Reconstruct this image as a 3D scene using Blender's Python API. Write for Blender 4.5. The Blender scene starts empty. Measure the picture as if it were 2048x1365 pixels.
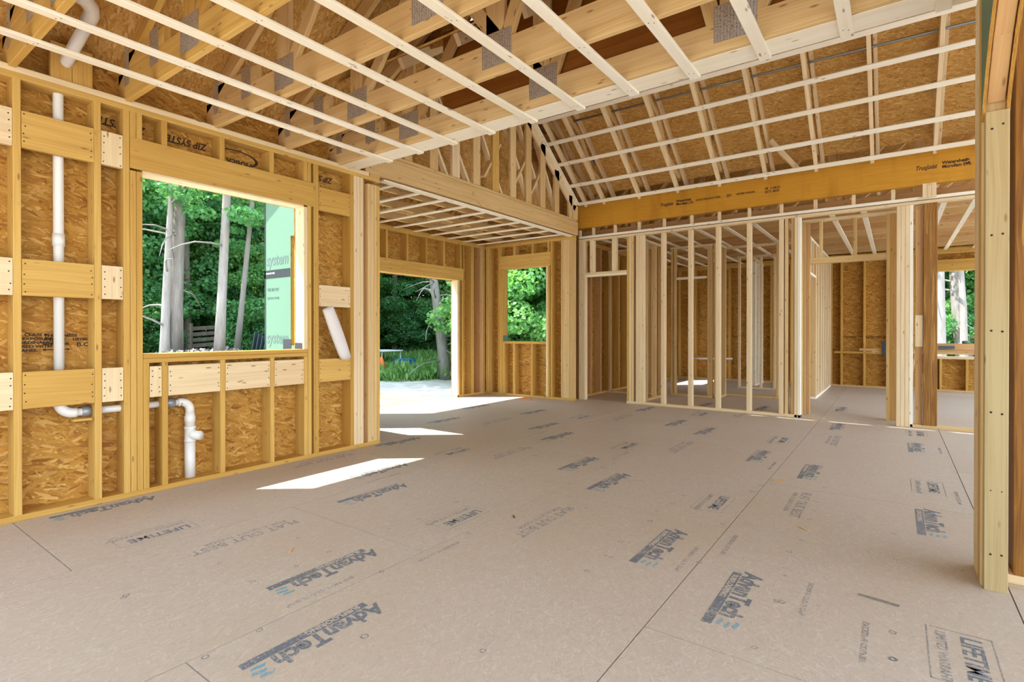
import bpy, math, random
import numpy as np
from mathutils import Vector, Matrix
R = random.Random(7)
PI = math.pi
SC = bpy.context.scene
COL = SC.collection

# ------------------------------------------------------------------ camera, sky, sun, exposure
cam_d = bpy.data.cameras.new('camera'); cam = bpy.data.objects.new('camera', cam_d); COL.objects.link(cam)
cam_d.sensor_fit = 'HORIZONTAL'; cam_d.sensor_width = 36; cam_d.lens = 1062.6 / 2048 * 36
cam_d.shift_y = -14.7 / 2048; cam_d.clip_end = 400
cam.location = (0, 0, 1.165); cam.rotation_euler = (math.radians(90 - 0.25), 0, math.radians(35.79))
SC.camera = cam

world = bpy.data.worlds.new('sky'); SC.world = world; world.use_nodes = True
wn = world.node_tree.nodes; wl = world.node_tree.links
bg = wn['Background']
tc = wn.new('ShaderNodeTexCoord'); sp = wn.new('ShaderNodeSeparateXYZ'); wl.new(tc.outputs['Generated'], sp.inputs[0])
cr = wn.new('ShaderNodeValToRGB'); wl.new(sp.outputs['Z'], cr.inputs[0])
cr.color_ramp.elements[0].position = 0.0; cr.color_ramp.elements[0].color = (0.95, 0.97, 1.0, 1)
cr.color_ramp.elements[1].position = 0.7; cr.color_ramp.elements[1].color = (0.62, 0.78, 1.0, 1)
wl.new(cr.outputs[0], bg.inputs['Color']); bg.inputs['Strength'].default_value = 2.6

sun_d = bpy.data.lights.new('sun', 'SUN'); sun_d.energy = 6.5; sun_d.angle = math.radians(0.55); sun_d.color = (1.0, 0.96, 0.88)
sun = bpy.data.objects.new('sun', sun_d); COL.objects.link(sun); sun.location = (-10, -8, 20)
sun.rotation_euler = Vector((0.52, 0.415, -1)).to_track_quat('-Z', 'Y').to_euler()

SC.view_settings.view_transform = 'Standard'; SC.view_settings.look = 'None'
SC.view_settings.gamma = 1; SC.view_settings.exposure = 1.14
try:
    SC.view_settings.use_curve_mapping = False
    SC.cycles.max_bounces = 10; SC.cycles.diffuse_bounces = 6; SC.cycles.transmission_bounces = 4
except Exception: pass

# ------------------------------------------------------------------ materials
def srgb(r, g, b):
    f = lambda c: (c / 255 / 12.92) if c / 255 <= 0.04045 else ((c / 255 + 0.055) / 1.055) ** 2.4
    return (f(r), f(g), f(b), 1)
class NT:
    def __init__(s, name, rough=0.7, spec=0.25):
        s.m = bpy.data.materials.new(name); s.m.use_nodes = True
        s.n = s.m.node_tree.nodes; s.l = s.m.node_tree.links
        s.b = s.n['Principled BSDF']; s.b.inputs['Roughness'].default_value = rough
        s.b.inputs['Specular IOR Level'].default_value = spec
    def add(s, t, **kw):
        n = s.n.new(t)
        for k, v in kw.items(): setattr(n, k, v)
        return n
    def link(s, a, b): s.l.new(a, b)
    def mapping(s, src, scale=(1,1,1), rot=(0,0,0), loc=(0,0,0)):
        m = s.add('ShaderNodeMapping'); m.inputs['Scale'].default_value = scale; m.inputs['Rotation'].default_value = rot
        m.inputs['Location'].default_value = loc; s.link(src, m.inputs['Vector']); return m.outputs[0]
    def noise(s, v, scale, detail=3, rough=0.55):
        n = s.add('ShaderNodeTexNoise'); n.inputs['Scale'].default_value = scale; n.inputs['Detail'].default_value = detail
        n.inputs['Roughness'].default_value = rough; s.link(v, n.inputs['Vector']); return n.outputs['Fac']
    def voro(s, v, scale=1, out='Color', feature='F1'):
        n = s.add('ShaderNodeTexVoronoi', feature=feature); n.inputs['Scale'].default_value = scale
        s.link(v, n.inputs['Vector']); return n.outputs[out]
    def math(s, op, a, b=None, c=None):
        n = s.add('ShaderNodeMath', operation=op)
        for i, x in enumerate((a, b, c)):
            if x is None: continue
            if isinstance(x, (int, float)): n.inputs[i].default_value = x
            else: s.link(x, n.inputs[i])
        return n.outputs[0]
    def ramp(s, fac, stops, interp='LINEAR'):
        n = s.add('ShaderNodeValToRGB'); e = n.color_ramp.elements; n.color_ramp.interpolation = interp
        while len(e) < len(stops): e.new(0.5)
        for el, (p, c) in zip(e, stops): el.position = p; el.color = c if len(c) == 4 else (*c, 1)
        s.link(fac, n.inputs[0]); return n.outputs[0]
    def mix(s, fac, a, b, blend='MIX'):
        n = s.add('ShaderNodeMix', data_type='RGBA', blend_type=blend)
        if isinstance(fac, (int, float)): n.inputs[0].default_value = fac
        else: s.link(fac, n.inputs[0])
        for i, x in ((6, a), (7, b)):
            if isinstance(x, tuple): n.inputs[i].default_value = x
            else: s.link(x, n.inputs[i])
        return n.outputs[2]
    def sep(s, c):
        n = s.add('ShaderNodeSeparateColor'); s.link(c, n.inputs[0]); return n.outputs
    def color(s, c):
        if isinstance(c, tuple): s.b.inputs['Base Color'].default_value = c
        else: s.link(c, s.b.inputs['Base Color'])
    def bump(s, h, strength=0.2, dist=0.002):
        n = s.add('ShaderNodeBump'); n.inputs['Strength'].default_value = strength; n.inputs['Distance'].default_value = dist
        s.link(h, n.inputs['Height']); s.link(n.outputs[0], s.b.inputs['Normal'])

def lumber(name, c_a, c_b, grain=0.35, knots=True, rough=0.62, kn=(0.20, 0.09, 0.035, 1)):
    t = NT(name, rough, 0.2)
    uv = t.add('ShaderNodeUVMap').outputs[0]
    rnd = t.add('ShaderNodeObjectInfo').outputs['Random']
    off = t.add('ShaderNodeCombineXYZ'); t.link(t.math('MULTIPLY', rnd, 37.0), off.inputs[0]); t.link(t.math('MULTIPLY', rnd, 11.0), off.inputs[1])
    va = t.add('ShaderNodeVectorMath', operation='ADD'); t.link(uv, va.inputs[0]); t.link(off.outputs[0], va.inputs[1])
    v = va.outputs[0]
    warp = t.noise(t.mapping(v, (1.2, 6, 1)), 1.0, 2)
    wv = t.add('ShaderNodeCombineXYZ'); t.link(t.math('MULTIPLY', warp, 0.05), wv.inputs[1])
    vb = t.add('ShaderNodeVectorMath', operation='ADD'); t.link(v, vb.inputs[0]); t.link(wv.outputs[0], vb.inputs[1]); v2 = vb.outputs[0]
    g1 = t.noise(t.mapping(v2, (1.6, 95, 1)), 1.0, 3)
    g2 = t.noise(t.mapping(v2, (0.8, 22, 1)), 1.0, 2)
    base = t.mix(rnd, c_a, c_b)
    dark = t.mix(1.0, base, (0.72, 0.58, 0.42, 1), 'MULTIPLY')
    f = t.ramp(t.math('ADD', t.math('MULTIPLY', g1, 0.5), t.math('MULTIPLY', g2, 0.5)), [(0.42, (0, 0, 0)), (0.66, (1, 1, 1))])
    c = t.mix(t.math('MULTIPLY', f, grain), base, dark)
    big = t.noise(t.mapping(v, (1.3, 3, 1)), 1.0, 2)
    c = t.mix(t.math('MULTIPLY', t.ramp(big, [(0.45, (0, 0, 0)), (0.75, (1, 1, 1))]), 0.25), c, t.mix(1.0, base, (0.86, 0.72, 0.5, 1), 'MULTIPLY'))
    if knots:
        kd = t.voro(t.mapping(v, (5.2, 19, 1)), 1.0, 'Distance')
        k = t.ramp(kd, [(0.06, (1, 1, 1)), (0.15, (0, 0, 0))])
        c = t.mix(t.math('MULTIPLY', k, 0.75), c, kn)
    t.color(c); t.bump(g1, 0.12, 0.001)
    return t.m

def osb(name, cols, scale=1.0, contrast=1.0, green=None):
    t = NT(name, 0.68, 0.2)
    uv = t.add('ShaderNodeUVMap').outputs[0]
    wn_ = t.add('ShaderNodeTexNoise'); wn_.inputs['Scale'].default_value = 6 * scale; wn_.inputs['Detail'].default_value = 2; t.link(uv, wn_.inputs['Vector'])
    ws = t.add('ShaderNodeVectorMath', operation='SCALE'); t.link(wn_.outputs['Color'], ws.inputs[0]); ws.inputs['Scale'].default_value = 0.05 / scale
    wa = t.add('ShaderNodeVectorMath', operation='ADD'); t.link(uv, wa.inputs[0]); t.link(ws.outputs[0], wa.inputs[1]); v = wa.outputs[0]
    pri = None
    for i, (ang, a, b) in enumerate([(0.1, 9, 42), (0.45, 8, 50), (-0.35, 10, 38), (0.95, 11, 46), (-0.8, 13, 55)]):
        c = t.voro(t.mapping(t.mapping(v, (1, 1, 1), (0, 0, ang), (i * 3.7, i * 1.9, 0)), (a * scale, b * scale, 1)), 1.0)
        r = t.sep(c)[0]
        r = t.math('MULTIPLY', r, 1.0 - 0.06 * i)
        pri = r if pri is None else t.math('MAXIMUM', pri, r)
    tone = t.math('FRACT', t.math('MULTIPLY', pri, 61.0))
    n = len(cols)
    col = t.ramp(tone, [(i / n, cols[i]) for i in range(n)], 'LINEAR')
    fine = t.noise(t.mapping(v, (30 * scale, 140 * scale, 1)), 1.0, 3)
    col = t.mix(t.math('MULTIPLY', t.ramp(fine, [(0.4, (0, 0, 0)), (0.7, (1, 1, 1))]), 0.35 * contrast), col, t.mix(1.0, col, (0.55, 0.42, 0.3, 1), 'MULTIPLY'))
    sm = t.voro(t.mapping(v, (38 * scale, 60 * scale, 1)), 1.0, 'Distance')
    col = t.mix(t.math('MULTIPLY', t.ramp(sm, [(0.08, (1, 1, 1)), (0.16, (0, 0, 0))]), 0.45 * contrast), col, (0.06, 0.03, 0.012, 1))
    bl = t.noise(t.mapping(uv, (1.3, 1.3, 1)), 1.0, 2)
    col = t.mix(t.math('MULTIPLY', t.ramp(bl, [(0.4, (0, 0, 0)), (0.7, (1, 1, 1))]), 0.3 * contrast), col, t.mix(1.0, col, (0.8, 0.65, 0.5, 1), 'MULTIPLY'))
    t.color(col); t.bump(tone, 0.25 * contrast, 0.002)
    return t.m

def plain(name, col, rough=0.6, metal=0.0, var=0.0, scale=20, spec=0.3):
    t = NT(name, rough, spec); t.b.inputs['Metallic'].default_value = metal
    tcx = t.add('ShaderNodeTexCoord').outputs['Object']
    if var:
        n = t.noise(tcx, scale, 4)
        t.color(t.mix(t.math('MULTIPLY', n, var), col, (col[0]*0.35, col[1]*0.35, col[2]*0.35, 1)))
    else: t.color(col)
    return t.m

M = {}
M['gold'] = lumber('golden_spruce', (0.56, 0.335, 0.080, 1), (0.67, 0.44, 0.135, 1), 0.65)
M['mid'] = lumber('tan_spruce', (0.64, 0.44, 0.20, 1), (0.73, 0.54, 0.28, 1), 0.65)
M['pale'] = lumber('pale_spruce', (0.77, 0.61, 0.40, 1), (0.83, 0.69, 0.45, 1), 0.5)
M['white'] = lumber('strapping_pine', (0.90, 0.84, 0.70, 1), (0.90, 0.86, 0.76, 1), 0.2)
M['brown'] = lumber('brown_spruce', (0.55, 0.33, 0.15, 1), (0.64, 0.40, 0.19, 1), 0.45)
M['weathered'] = lumber('weathered_spruce', (0.47, 0.37, 0.20, 1), (0.52, 0.42, 0.24, 1), 0.6)
M['treated'] = lumber('treated_pine', (0.52, 0.50, 0.28, 1), (0.58, 0.55, 0.33, 1), 0.25, False)
M['osb'] = osb('osb_sheathing', [(0.52, 0.285, 0.055), (0.34, 0.155, 0.025), (0.58, 0.34, 0.08), (0.45, 0.225, 0.04), (0.68, 0.44, 0.14), (0.28, 0.115, 0.02), (0.50, 0.26, 0.05)], 1.35)
M['osb2'] = osb('osb_roof_deck', [(0.60, 0.36, 0.105), (0.46, 0.24, 0.055), (0.68, 0.43, 0.15), (0.53, 0.30, 0.08), (0.76, 0.53, 0.22), (0.38, 0.18, 0.04), (0.58, 0.34, 0.10)], 1.9, 0.8)

def mk_floor():
    t = NT('subfloor_panel', 0.55, 0.25)
    uv = t.add('ShaderNodeUVMap').outputs[0]
    pri = None
    for i, (ang, a, b) in enumerate([(0.1, 30, 130), (0.6, 28, 150), (-0.5, 34, 120), (1.3, 38, 120)]):
        r = t.sep(t.voro(t.mapping(t.mapping(uv, (1, 1, 1), (0, 0, ang), (i * 2.7, i, 0)), (a, b, 1)), 1.0))[0]
        pri = r if pri is None else t.math('MAXIMUM', pri, r)
    tone = t.math('FRACT', t.math('MULTIPLY', pri, 47.0))
    col = t.ramp(tone, [(0, (0.45, 0.375, 0.31)), (0.35, (0.51, 0.435, 0.365)), (0.7, (0.48, 0.405, 0.34)), (1, (0.56, 0.49, 0.42))])
    n1 = t.noise(t.mapping(uv, (0.9, 0.9, 1)), 1.0, 3)
    col = t.mix(t.math('MULTIPLY', t.ramp(n1, [(0.4, (0, 0, 0)), (0.7, (1, 1, 1))]), 0.35), col, (0.46, 0.355, 0.25, 1))
    n2 = t.noise(t.mapping(uv, (14, 40, 1)), 1.0, 5, 0.7)
    col = t.mix(t.math('MULTIPLY', t.ramp(n2, [(0.60, (0, 0, 0)), (0.72, (1, 1, 1))]), 0.35), col, (0.34, 0.24, 0.17, 1))
    sm = t.voro(t.mapping(uv, (3.1, 4.3, 1)), 1.0, 'Distance')
    col = t.mix(t.math('MULTIPLY', t.ramp(sm, [(0.02, (1, 1, 1)), (0.045, (0, 0, 0))]), 0.45), col, (0.16, 0.13, 0.12, 1))
    n3 = t.noise(t.mapping(uv, (2.2, 2.2, 1)), 1.0, 4, 0.6)
    col = t.mix(t.math('MULTIPLY', t.ramp(n3, [(0.60, (0, 0, 0)), (0.75, (1, 1, 1))]), 0.22), col, (0.36, 0.30, 0.27, 1))
    t.color(col); t.bump(tone, 0.06, 0.001); return t.m
M['floor'] = mk_floor()

def mk_lvl():
    t = NT('laminated_veneer', 0.42, 0.35)
    uv = t.add('ShaderNodeUVMap').outputs[0]
    g = t.noise(t.mapping(uv, (2.2, 60, 1)), 1.0, 4)
    col = t.ramp(g, [(0.3, (0.49, 0.225, 0.018)), (0.6, (0.58, 0.29, 0.03)), (0.8, (0.40, 0.165, 0.012))])
    b = t.noise(t.mapping(uv, (5, 1.2, 1)), 1.0, 3)
    col = t.mix(t.math('MULTIPLY', t.ramp(b, [(0.5, (0, 0, 0)), (0.75, (1, 1, 1))]), 0.5), col, (0.33, 0.13, 0.015, 1))
    t.color(col); t.bump(g, 0.1, 0.001); return t.m
M['lvl'] = mk_lvl()
M['lvl_shaded'] = lumber('shaded_laminate', (0.26, 0.095, 0.014, 1), (0.30, 0.12, 0.02, 1), 0.9, False)  # veneer colour darkened for the shade behind the last front truss
def mk_psl():
    t = NT('strand_lumber', 0.5, 0.3)
    uv = t.add('ShaderNodeUVMap').outputs[0]
    w = t.noise(t.mapping(uv, (1.5, 4, 1)), 1.0, 2)
    wv = t.add('ShaderNodeCombineXYZ'); t.link(t.math('MULTIPLY', w, 0.06), wv.inputs[1])
    vb = t.add('ShaderNodeVectorMath', operation='ADD'); t.link(uv, vb.inputs[0]); t.link(wv.outputs[0], vb.inputs[1])
    r = t.sep(t.voro(t.mapping(vb.outputs[0], (2.2, 75, 1)), 1.0))[0]
    g = t.noise(t.mapping(vb.outputs[0], (3, 130, 1)), 1.0, 3)
    col = t.ramp(r, [(0, (0.22, 0.09, 0.016)), (0.4, (0.36, 0.165, 0.034)), (0.7, (0.29, 0.12, 0.022)), (1, (0.46, 0.25, 0.065))])
    col = t.mix(t.math('MULTIPLY', t.ramp(g, [(0.45, (0, 0, 0)), (0.62, (1, 1, 1))]), 0.55), col, (0.11, 0.045, 0.012, 1))
    t.color(col); t.bump(g, 0.25, 0.001); return t.m
M['psl'] = mk_psl()
def mk_plate():
    t = NT('galvanised_nail_plate', 0.38, 0.5); t.b.inputs['Metallic'].default_value = 0.75
    uv = t.add('ShaderNodeUVMap').outputs[0]
    d = t.voro(t.mapping(uv, (75, 110, 1)), 1.0, 'Distance')
    w = t.add('ShaderNodeTexWave'); w.inputs['Scale'].default_value = 18; t.link(uv, w.inputs['Vector'])
    t.color(t.mix(t.math('MULTIPLY', t.ramp(d, [(0.18, (1, 1, 1)), (0.36, (0, 0, 0))]), 0.8), t.mix(w.outputs['Fac'], (0.56, 0.56, 0.54, 1), (0.74, 0.74, 0.72, 1)), (0.10, 0.09, 0.08, 1)))
    t.bump(d, 0.5, 0.002); return t.m
M['plate'] = mk_plate()
M['pvc'] = plain('white_pvc', (0.82, 0.82, 0.82, 1), 0.3, 0, 0.06, 6, 0.5)
M['green'] = plain('green_coated_face', (0.125, 0.225, 0.155, 1), 0.55, 0, 0.12, 5)
M['tape'] = plain('black_flashing_tape', (0.02, 0.022, 0.028, 1), 0.3, 0, 0.0, 5, 0.5)
M['steel'] = plain('grey_conduit', (0.34, 0.40, 0.47, 1), 0.28, 0.85, 0.1, 5)
M['duct'] = plain('duct_tape', (0.36, 0.39, 0.44, 1), 0.35, 0.4, 0.3, 30)
def mk_ink(name, a, wear):
    t = NT(name, 0.6, 0.2); o = t.add('ShaderNodeTexCoord').outputs['Object']
    n = t.noise(o, 90, 4, 0.7); n2 = t.noise(o, 7, 3)
    f = t.ramp(t.math('ADD', t.math('MULTIPLY', n, 0.7), t.math('MULTIPLY', n2, 0.3)), [(wear, (0, 0, 0)), (wear + 0.12, (1, 1, 1))])
    t.color(t.mix(f, a, (0.47, 0.40, 0.34, 1))); return t.m
M['ink'] = mk_ink('blue_grey_ink', (0.145, 0.165, 0.195, 1), 0.50); M['ink_light'] = mk_ink('faded_ink', (0.21, 0.205, 0.22, 1), 0.45)
M['cyan'] = mk_ink('blue_ink_drips', (0.14, 0.33, 0.42, 1), 0.46)
M['print_grey'] = plain('grey_print', (0.10, 0.15, 0.13, 1), 0.6)
M['black_ink'] = plain('black_ink', (0.045, 0.022, 0.015, 1), 0.6)
M['screw'] = plain('dark_screw', (0.035, 0.025, 0.02, 1), 0.5, 0.3)
M['gap'] = plain('dark_gap', (0.10, 0.055, 0.03, 1), 0.9)
M['paper'] = plain('drawing_paper', (0.76, 0.73, 0.74, 1), 0.75, 0, 0.12, 14)
M['tree_white'] = plain('sign_white', (0.75, 0.78, 0.78, 1), 0.6)
M['blue'] = plain('blue_plastic', (0.02, 0.15, 0.42, 1), 0.5)
M['orange'] = plain('orange_plastic', (0.75, 0.20, 0.05, 1), 0.5)
M['panel_dark'] = plain('dark_metal_sheet', (0.09, 0.13, 0.16, 1), 0.35, 0.6, 0.3, 3)

def mk_gravel():
    t = NT('pale_gravel', 0.9, 0.1); o = t.add('ShaderNodeTexCoord').outputs['Object']
    n = t.noise(o, 2.2, 8, 0.7); n2 = t.noise(o, 0.35, 3)
    c = t.ramp(n, [(0.35, (0.46, 0.42, 0.38)), (0.6, (0.68, 0.65, 0.61)), (0.8, (0.76, 0.73, 0.70))])
    c = t.mix(t.math('MULTIPLY', n2, 0.3), c, (0.46, 0.38, 0.30, 1)); t.color(c); t.bump(n, 0.5, 0.05); return t.m
def mk_soil():
    t = NT('forest_floor', 0.95, 0.05); o = t.add('ShaderNodeTexCoord').outputs['Object']
    n = t.noise(o, 3, 6, 0.7)
    t.color(t.ramp(n, [(0.3, (0.03, 0.05, 0.015)), (0.55, (0.08, 0.12, 0.03)), (0.75, (0.14, 0.12, 0.07))])); return t.m
def mk_bark(name, a, b):
    t = NT(name, 0.9, 0.1); o = t.add('ShaderNodeTexCoord').outputs['Object']
    n = t.noise(t.mapping(o, (9, 9, 1.6)), 1.0, 6, 0.7); n2 = t.noise(o, 1.2, 3)
    c = t.ramp(n, [(0.3, a), (0.7, b)]); c = t.mix(t.math('MULTIPLY', n2, 0.3), c, (a[0]*0.7, a[1]*0.8, a[2]*0.6, 1)); t.color(c); t.bump(n, 0.8, 0.03); return t.m
def mk_leaf(name, stops):
    t = NT(name, 0.55, 0.25); g = t.add('ShaderNodeNewGeometry')
    a = t.add('ShaderNodeAttribute', attribute_name='tone').outputs['Fac']
    r = t.add('ShaderNodeObjectInfo').outputs['Random']
    c = t.ramp(t.math('ADD', t.math('MULTIPLY', a, 0.8), t.math('MULTIPLY', r, 0.2)), stops)
    t.color(c)
    tr = t.add('ShaderNodeBsdfTranslucent'); t.link(t.mix(1.0, c, (1.25, 1.3, 0.5, 1), 'MULTIPLY'), tr.inputs[0])
    mx = t.add('ShaderNodeMixShader'); mx.inputs[0].default_value = 0.42
    t.link(t.b.outputs[0], mx.inputs[1]); t.link(tr.outputs[0], mx.inputs[2]); t.link(mx.outputs[0], t.n['Material Output'].inputs[0]); return t.m
M['gravel'] = mk_gravel(); M['soil'] = mk_soil()
M['bark'] = mk_bark('grey_bark', (0.16, 0.14, 0.13, 1), (0.33, 0.30, 0.285, 1))
M['bark_light'] = mk_bark('pale_bark', (0.24, 0.215, 0.205, 1), (0.42, 0.38, 0.37, 1))
M['bark_dark'] = mk_bark('dark_bark', (0.05, 0.045, 0.035, 1), (0.13, 0.115, 0.095, 1))
M['leaf'] = mk_leaf('maple_leaf', [(0.0, (0.05, 0.17, 0.075)), (0.5, (0.12, 0.33, 0.14)), (0.85, (0.24, 0.48, 0.17)), (1.0, (0.42, 0.62, 0.25))])
M['leaf2'] = mk_leaf('light_leaf', [(0.0, (0.07, 0.22, 0.08)), (0.5, (0.18, 0.42, 0.15)), (1.0, (0.42, 0.62, 0.26))])
M['weed'] = mk_leaf('weed_blade', [(0.0, (0.10, 0.24, 0.07)), (0.6, (0.22, 0.42, 0.14)), (1.0, (0.40, 0.56, 0.26))])

# ------------------------------------------------------------------ mesh helpers
def mesh_obj(name, verts, faces, mat, parent=None, uvs=None, loc=None, smooth=False, mats=None, fmat=None):
    me = bpy.data.meshes.new(name); me.from_pydata([tuple(v) for v in verts], [], faces); 
    for m_ in (mats or [mat]): me.materials.append(m_)
    if uvs is not None:
        l = me.uv_layers.new(name='UVMap'); l.data.foreach_set('uv', [c for f in uvs for p in f for c in p])
    if fmat: me.polygons.foreach_set('material_index', fmat)
    if smooth: me.polygons.foreach_set('use_smooth', [True] * len(me.polygons))
    me.update()
    o = bpy.data.objects.new(name, me); COL.objects.link(o)
    if loc is not None: o.location = loc
    if parent is not None:
        o.parent = parent; o.location = Vector(o.location) - Vector(parent.location)
    return o
def tag(o, label, cat, group=None, kind=None):
    if label: o['label'] = label
    if cat: o['category'] = cat
    if group: o['group'] = group
    if kind: o['kind'] = kind
    return o
def thing(name, label, cat, loc=(0, 0, 0), group=None):
    o = bpy.data.objects.new(name, None); COL.objects.link(o); o.location = loc; o.empty_display_size = 0.1
    return tag(o, label, cat, group)

def beam(name, mat, p0, p1, w, h, parent=None, up=(0, 0, 1), ch=0.0025):
    """lumber from p0 to p1, w across, h along up; eased edges; grain runs along it"""
    p0 = Vector(p0); p1 = Vector(p1); d = (p1 - p0); L = d.length; d.normalize()
    up = Vector(up); s = d.cross(up)
    if s.length < 1e-4: up = Vector((1, 0, 0)); s = d.cross(up)
    s.normalize(); u = s.cross(d).normalized()
    a, b = w / 2, h / 2; c = min(ch, a * 0.4, b * 0.4)
    prof = [(-a + c, -b), (a - c, -b), (a, -b + c), (a, b - c), (a - c, b), (-a + c, b), (-a, b - c), (-a, -b + c)]
    mid = (p0 + p1) / 2; vs = []
    for t in (-L / 2, L / 2):
        for x, y in prof: vs.append(d * t + s * x + u * y)
    fs = []; uvs = []; ru = R.uniform(0, 9); rv = R.uniform(0, 9); acc = 0
    for i in range(8):
        j = (i + 1) % 8
        seg = math.dist(prof[i], prof[j])
        fs.append((i, i + 8, j + 8, j)) 
        uvs.append([(ru, rv + acc), (ru + L, rv + acc), (ru + L, rv + acc + seg), (ru, rv + acc + seg)]); acc += seg
    fs.append(tuple(range(8))); uvs.append([(ru + y * 0.3, rv + x) for x, y in prof])
    fs.append(tuple(range(15, 7, -1))); uvs.append([(ru + y * 0.3, rv + x) for x, y in reversed(prof)])
    fs = [tuple(reversed(f)) for f in fs]; uvs = [list(reversed(q)) for q in uvs]
    return mesh_obj(name, vs, fs, mat, parent, uvs, mid)

def box(name, mat, x0, x1, y0, y1, z0, z1, parent=None, ch=0.0025):
    D = (x1 - x0, y1 - y0, z1 - z0); c = ((x0 + x1) / 2, (y0 + y1) / 2, (z0 + z1) / 2)
    k = max(range(3), key=lambda i: D[i])
    if k == 0: return beam(name, mat, (x0, c[1], c[2]), (x1, c[1], c[2]), D[1], D[2], parent, (0, 0, 1), ch)
    if k == 1: return beam(name, mat, (c[0], y0, c[2]), (c[0], y1, c[2]), D[0], D[2], parent, (0, 0, 1), ch)
    return beam(name, mat, (c[0], c[1], z0), (c[0], c[1], z1), D[0], D[1], parent, (0, 1, 0), ch)

def tube(name, mat, pts, rad, parent=None, seg=14, caps=True):
    pts = [Vector(p) for p in pts]
    if not isinstance(rad, (list, tuple)): rad = [rad] * len(pts)
    vs = []; fs = []; uvs = []; o = pts[0].copy(); n = None; acc = 0
    for i, p in enumerate(pts):
        t = (pts[min(i + 1, len(pts) - 1)] - pts[max(i - 1, 0)]).normalized()
        if n is None: n = t.orthogonal().normalized()
        else: n = (n - t * n.dot(t)).normalized()
        b = t.cross(n)
        for k in range(seg):
            a = 2 * PI * k / seg; vs.append(p + (n * math.cos(a) + b * math.sin(a)) * rad[i] - o)
        if i:
            L = (p - pts[i - 1]).length
            for k in range(seg):
                k2 = (k + 1) % seg; fs.append(((i - 1) * seg + k, (i - 1) * seg + k2, i * seg + k2, i * seg + k))
                uvs.append([(acc, k / seg), (acc, (k + 1) / seg), (acc + L, (k + 1) / seg), (acc + L, k / seg)])
            acc += L
    if caps:
        fs.append(tuple(reversed(range(seg)))); uvs.append([(0, 0)] * seg)
        fs.append(tuple(range((len(pts) - 1) * seg, len(pts) * seg))); uvs.append([(0, 0)] * seg)
    return mesh_obj(name, vs, fs, mat, parent, uvs, o, smooth=True)

def sheet(name, mat, origin, ax_u, ax_v, rects, thick, back=None, parent=None):
    """sheathing: rects (u0,u1,v0,v1) on the plane origin + u*ax_u + v*ax_v, thickness along normal (ax_u x ax_v)"""
    o = Vector(origin); U = Vector(ax_u).normalized(); V = Vector(ax_v).normalized(); N = U.cross(V) * thick
    vs = []; fs = []; uvs = []; fm = []; ru = R.uniform(0, 50)
    for (a, b, c, d) in rects:
        k = len(vs); q = [(a, c), (b, c), (b, d), (a, d)]
        vs += [U * x + V * y for x, y in q] + [U * x + V * y + N for x, y in q]
        fs += [(k + 3, k + 2, k + 1, k), (k + 4, k + 5, k + 6, k + 7)]
        uvs += [[(x + ru, y) for x, y in reversed(q)], [(x + ru, y) for x, y in q]]; fm += [0, 1 if back else 0]
        for i in range(4):
            j = (i + 1) % 4; fs.append((k + i, k + j, k + 4 + j, k + 4 + i)); uvs.append([(ru, 0), (ru + 1, 0), (ru + 1, 0.01), (ru, 0.01)]); fm.append(0)
    return mesh_obj(name, vs, fs, mat, parent, uvs, o, mats=[mat] + ([back] if back else []), fmat=fm)
def holed(u0, u1, v0, v1, h):
    a, b, c, d = h
    r = [(u0, a, v0, v1), (b, u1, v0, v1), (a, b, d, v1)]
    if c > v0: r.append((a, b, v0, c))
    return r

ST = 0.038
screw_me = None
def screw(p, n, parent, r=0.0045):
    global screw_me
    if screw_me is None:
        vs = [(math.cos(a) * 1.0, math.sin(a) * 1.0, 0) for a in [k * PI / 4 for k in range(8)]] + [(math.cos(a) * .8, math.sin(a) * .8, .25) for a in [k * PI / 4 for k in range(8)]]
        fs = [(i, (i + 1) % 8, 8 + (i + 1) % 8, 8 + i) for i in range(8)] + [tuple(range(8, 16))]
        screw_me = bpy.data.meshes.new('screw'); screw_me.from_pydata(vs, [], fs); screw_me.materials.append(M['screw'])
    o = bpy.data.objects.new('screw', screw_me); COL.objects.link(o); o.parent = parent
    o.scale = (r, r, r); o.rotation_euler = Vector(n).to_track_quat('Z', 'Y').to_euler(); o.location = Vector(p) - Vector(parent.location)
    return o
def text(name, s, mat, pos, right, up, size, parent=None, shear=0, sx=1.0, extr=0.0006, bold=0.0, align='LEFT'):
    c = bpy.data.curves.new(name, 'FONT'); c.body = s; c.size = size; c.shear = shear; c.extrude = extr; c.offset = bold; c.align_x = align
    c.materials.append(mat); c.resolution_u = 3
    o = bpy.data.objects.new(name, c); COL.objects.link(o)
    r = Vector(right).normalized(); u = Vector(up).normalized(); n = r.cross(u)
    m = Matrix((r, u, n)).transposed().to_4x4(); o.rotation_euler = m.to_euler(); o.scale = (sx, 1, 1)
    o.location = Vector(pos) + n * 0.0007
    if parent is not None: o.parent = parent; o.location = o.location - Vector(parent.location)
    return o
ORD = ['first', 'second', 'third', 'fourth', 'fifth', 'sixth', 'seventh', 'eighth', 'ninth', 'tenth', 'eleventh', 'twelfth', 'thirteenth', 'fourteenth', 'fifteenth']
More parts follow.
